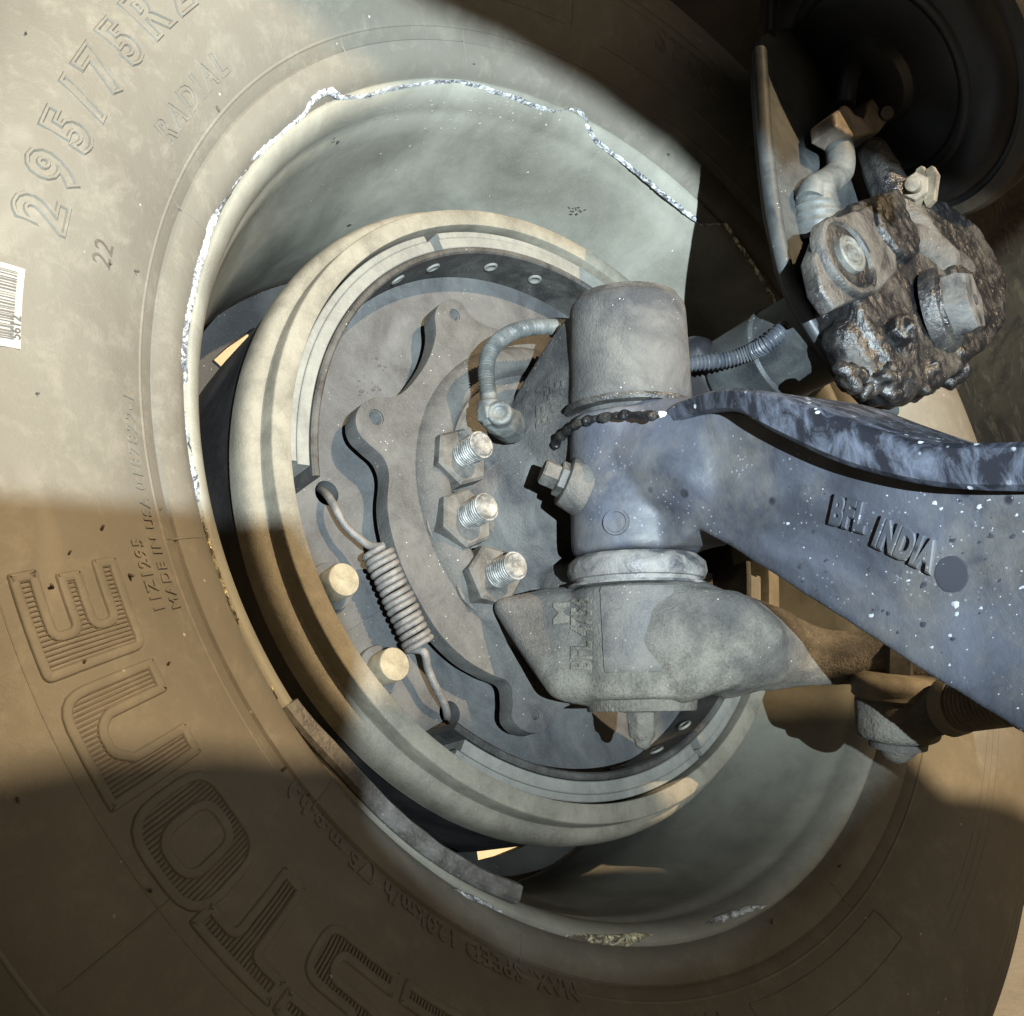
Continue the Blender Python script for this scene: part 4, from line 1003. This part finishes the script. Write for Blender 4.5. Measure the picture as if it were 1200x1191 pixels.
# ------------------------------------------------------------------ the truck above and around, outside the picture but shading it; added shade plates too
UB = thing('truck_floor', 'dark underside of the truck body above the wheel', 'truck floor', (.7, 0, .97))
bm = bmesh.new(); prism(bm, [Vector(p) for p in ((-.32, -1.3, .64), (.95, -1.3, .64), (.95, 1.5, .64), (-.32, 1.5, .64))], (0, 0, .05), .004)
prism(bm, [Vector(p) for p in ((.96, -3, .92), (1.9, -3, .92), (1.9, 3, .92), (.96, 3, .92))], (0, 0, .05), .004)
obj('underside_panel', bm, M['mat_dark'], UB)
FB = thing('front_bumper', 'dark inner side of the front bumper, behind the camera', 'bumper', (.8, -1.32, -.3))
bm = bmesh.new(); prism(bm, [Vector(p) for p in ((-.35, -1.32, -.38), (2.6, -1.32, -.38), (2.6, -1.32, .9), (-.35, -1.32, .9))], (0, -.04, 0), .004)
obj('bumper_panel', bm, M['mat_dark'], FB)
RF = thing('rear_mud_flap', 'dark rubber flap hanging behind the tyre at the right edge', 'mud flap', at(1180, 1086, y=1.45))
bm = bmesh.new(); zb = at(1180, 1084, y=1.45).z; prism(bm, [Vector(p) for p in ((-1.2, 1.45, zb-.02), (1.4, 1.45, zb+.02), (1.4, 1.45, 1.0), (-1.2, 1.45, 1.0))], (0, .02, 0), .003)
obj('rubber_sheet', bm, dusty('grey_dusty_rubber_sheet', (.03, .03, .032), (.085, .08, .074), .4, .7, 5), RF)
def shadow_plate(name, label, cat, pix, src, dist, mat, th=.004, sun=False, org=None):
    """an unseen plate added between a light and the wheel; its outline follows from the shadow it throws"""
    n = SUN_FROM if sun else (RT.transposed() @ Vector((0, 0, 1))); pts = []
    for e_ in pix:
        px, py, x = e_ if isinstance(e_, tuple) else (0, 0, 0)
        q = e_ if not isinstance(e_, tuple) else CAM+RT.transposed() @ Vector(((px-600)/1290, (595.5-py)/1290, -1))*x
        if sun: o_ = CAM+SUN_FROM*dist; t = (o_-q).dot(n)/SUN_FROM.dot(n); pts.append(q+SUN_FROM*t)
        else: o_ = src-n*dist; d = (q-src); t = (o_-src).dot(n)/d.dot(n); pts.append(src+d*t)
    c = sum(pts, Vector())/len(pts)
    t_ = thing(name, label, cat, c); bm = bmesh.new(); prism(bm, pts, n*th, 0)
    obj('plate', bm, mat, t_, 20); return t_
shadow_plate('torch_shade_low', 'added black plate behind the camera, shading the lower wheel from the torch', 'mud flap', [(-700, 570, .34), (0, 580, .46), (120, 588, .49), (300, 600, .555), (345, 608, .637), (400, 690, .637), (425, 765, .635), (425, 960, .568), (470, 1005, .55), (600, 1125, .573), (720, 1150, .61), (850, 1122, .66), (960, 1010, .73), (1040, 900, .82), (1250, 905, .95), (1500, 1000, .95), (1500, 2000, .8), (-700, 2000, .3)], FLASH, .36, M['mat_dark'])  # added unseen plate, cut to block the torch at lower left and below
shadow_plate('torch_shade_top', 'added black plate behind the camera, shading the upper tyre from the torch', 'bracket', [(330, -80, .67), (480, -5, .725), (600, 40, .77), (700, 100, .823), (790, 170, .87), (862, 245, .904), (900, 190, .80), (935, 195, .72), (985, 150, .72), (1030, 165, .72), (1060, 200, .74), (1120, 200, .75), (1330, 280, .75), (1500, 100, .75), (1500, -600, .75), (330, -600, .65)], FLASH, .30, M['mat_dark'])  # added unseen plate that casts the dark torch shadow at upper right
shadow_plate('sun_shade_low', 'unseen black plate added to keep sun off the lower wheel', 'beam', [Vector((0, a, b)) for a, b in ((-3.2, -.165), (-.38, -.183), (-.25, -.183), (-.215, -.178), (-.186, -.130), (-.150, -.128), (-.08, -.124), (.012, -.130), (.024, -.205), (.052, -.240), (.078, -.264), (.090, -.10), (.212, -.10), (.226, -.28), (.34, -.32), (.55, -.40), (.70, -.70), (-3.2, -.70))], None, 1.6, M['mat_dark'], .01, True)  # added unseen plate, outline shaped to keep sun off the lower wheel
shadow_plate('sun_shade_top', 'unseen black plate added to keep sun off the upper right tyre', 'shade plate', [(300, -100, .67), (480, 0, .725), (600, 45, .77), (700, 105, .823), (790, 175, .87), (862, 245, .904), (868, 205, .91), (900, 170, .92), (940, 120, .92), (1010, 60, .9), (1120, -20, .85), (1200, -600, .74), (300, -600, .65)], None, 1.6, M['mat_dark'], .01, True)  # added unseen plate, shaped to hold the sun off the upper right tyre
# sunlit wall seen through the holes of the wheel
WL = thing('boundary_wall', 'cream sunlit wall beyond the wheel, seen through the wheel holes', 'wall', (-6, 0, -.5))
bm = bmesh.new(); prism(bm, [Vector(p) for p in ((-6, -20, -.55), (-6, 30, -.55), (-6, 30, 3.5), (-6, -20, 3.5))], (-.2, 0, 0))
obj('plaster', bm, dusty('cream_plaster', (.40, .36, .28), (.52, .47, .37), .3, .7, 3), WL)
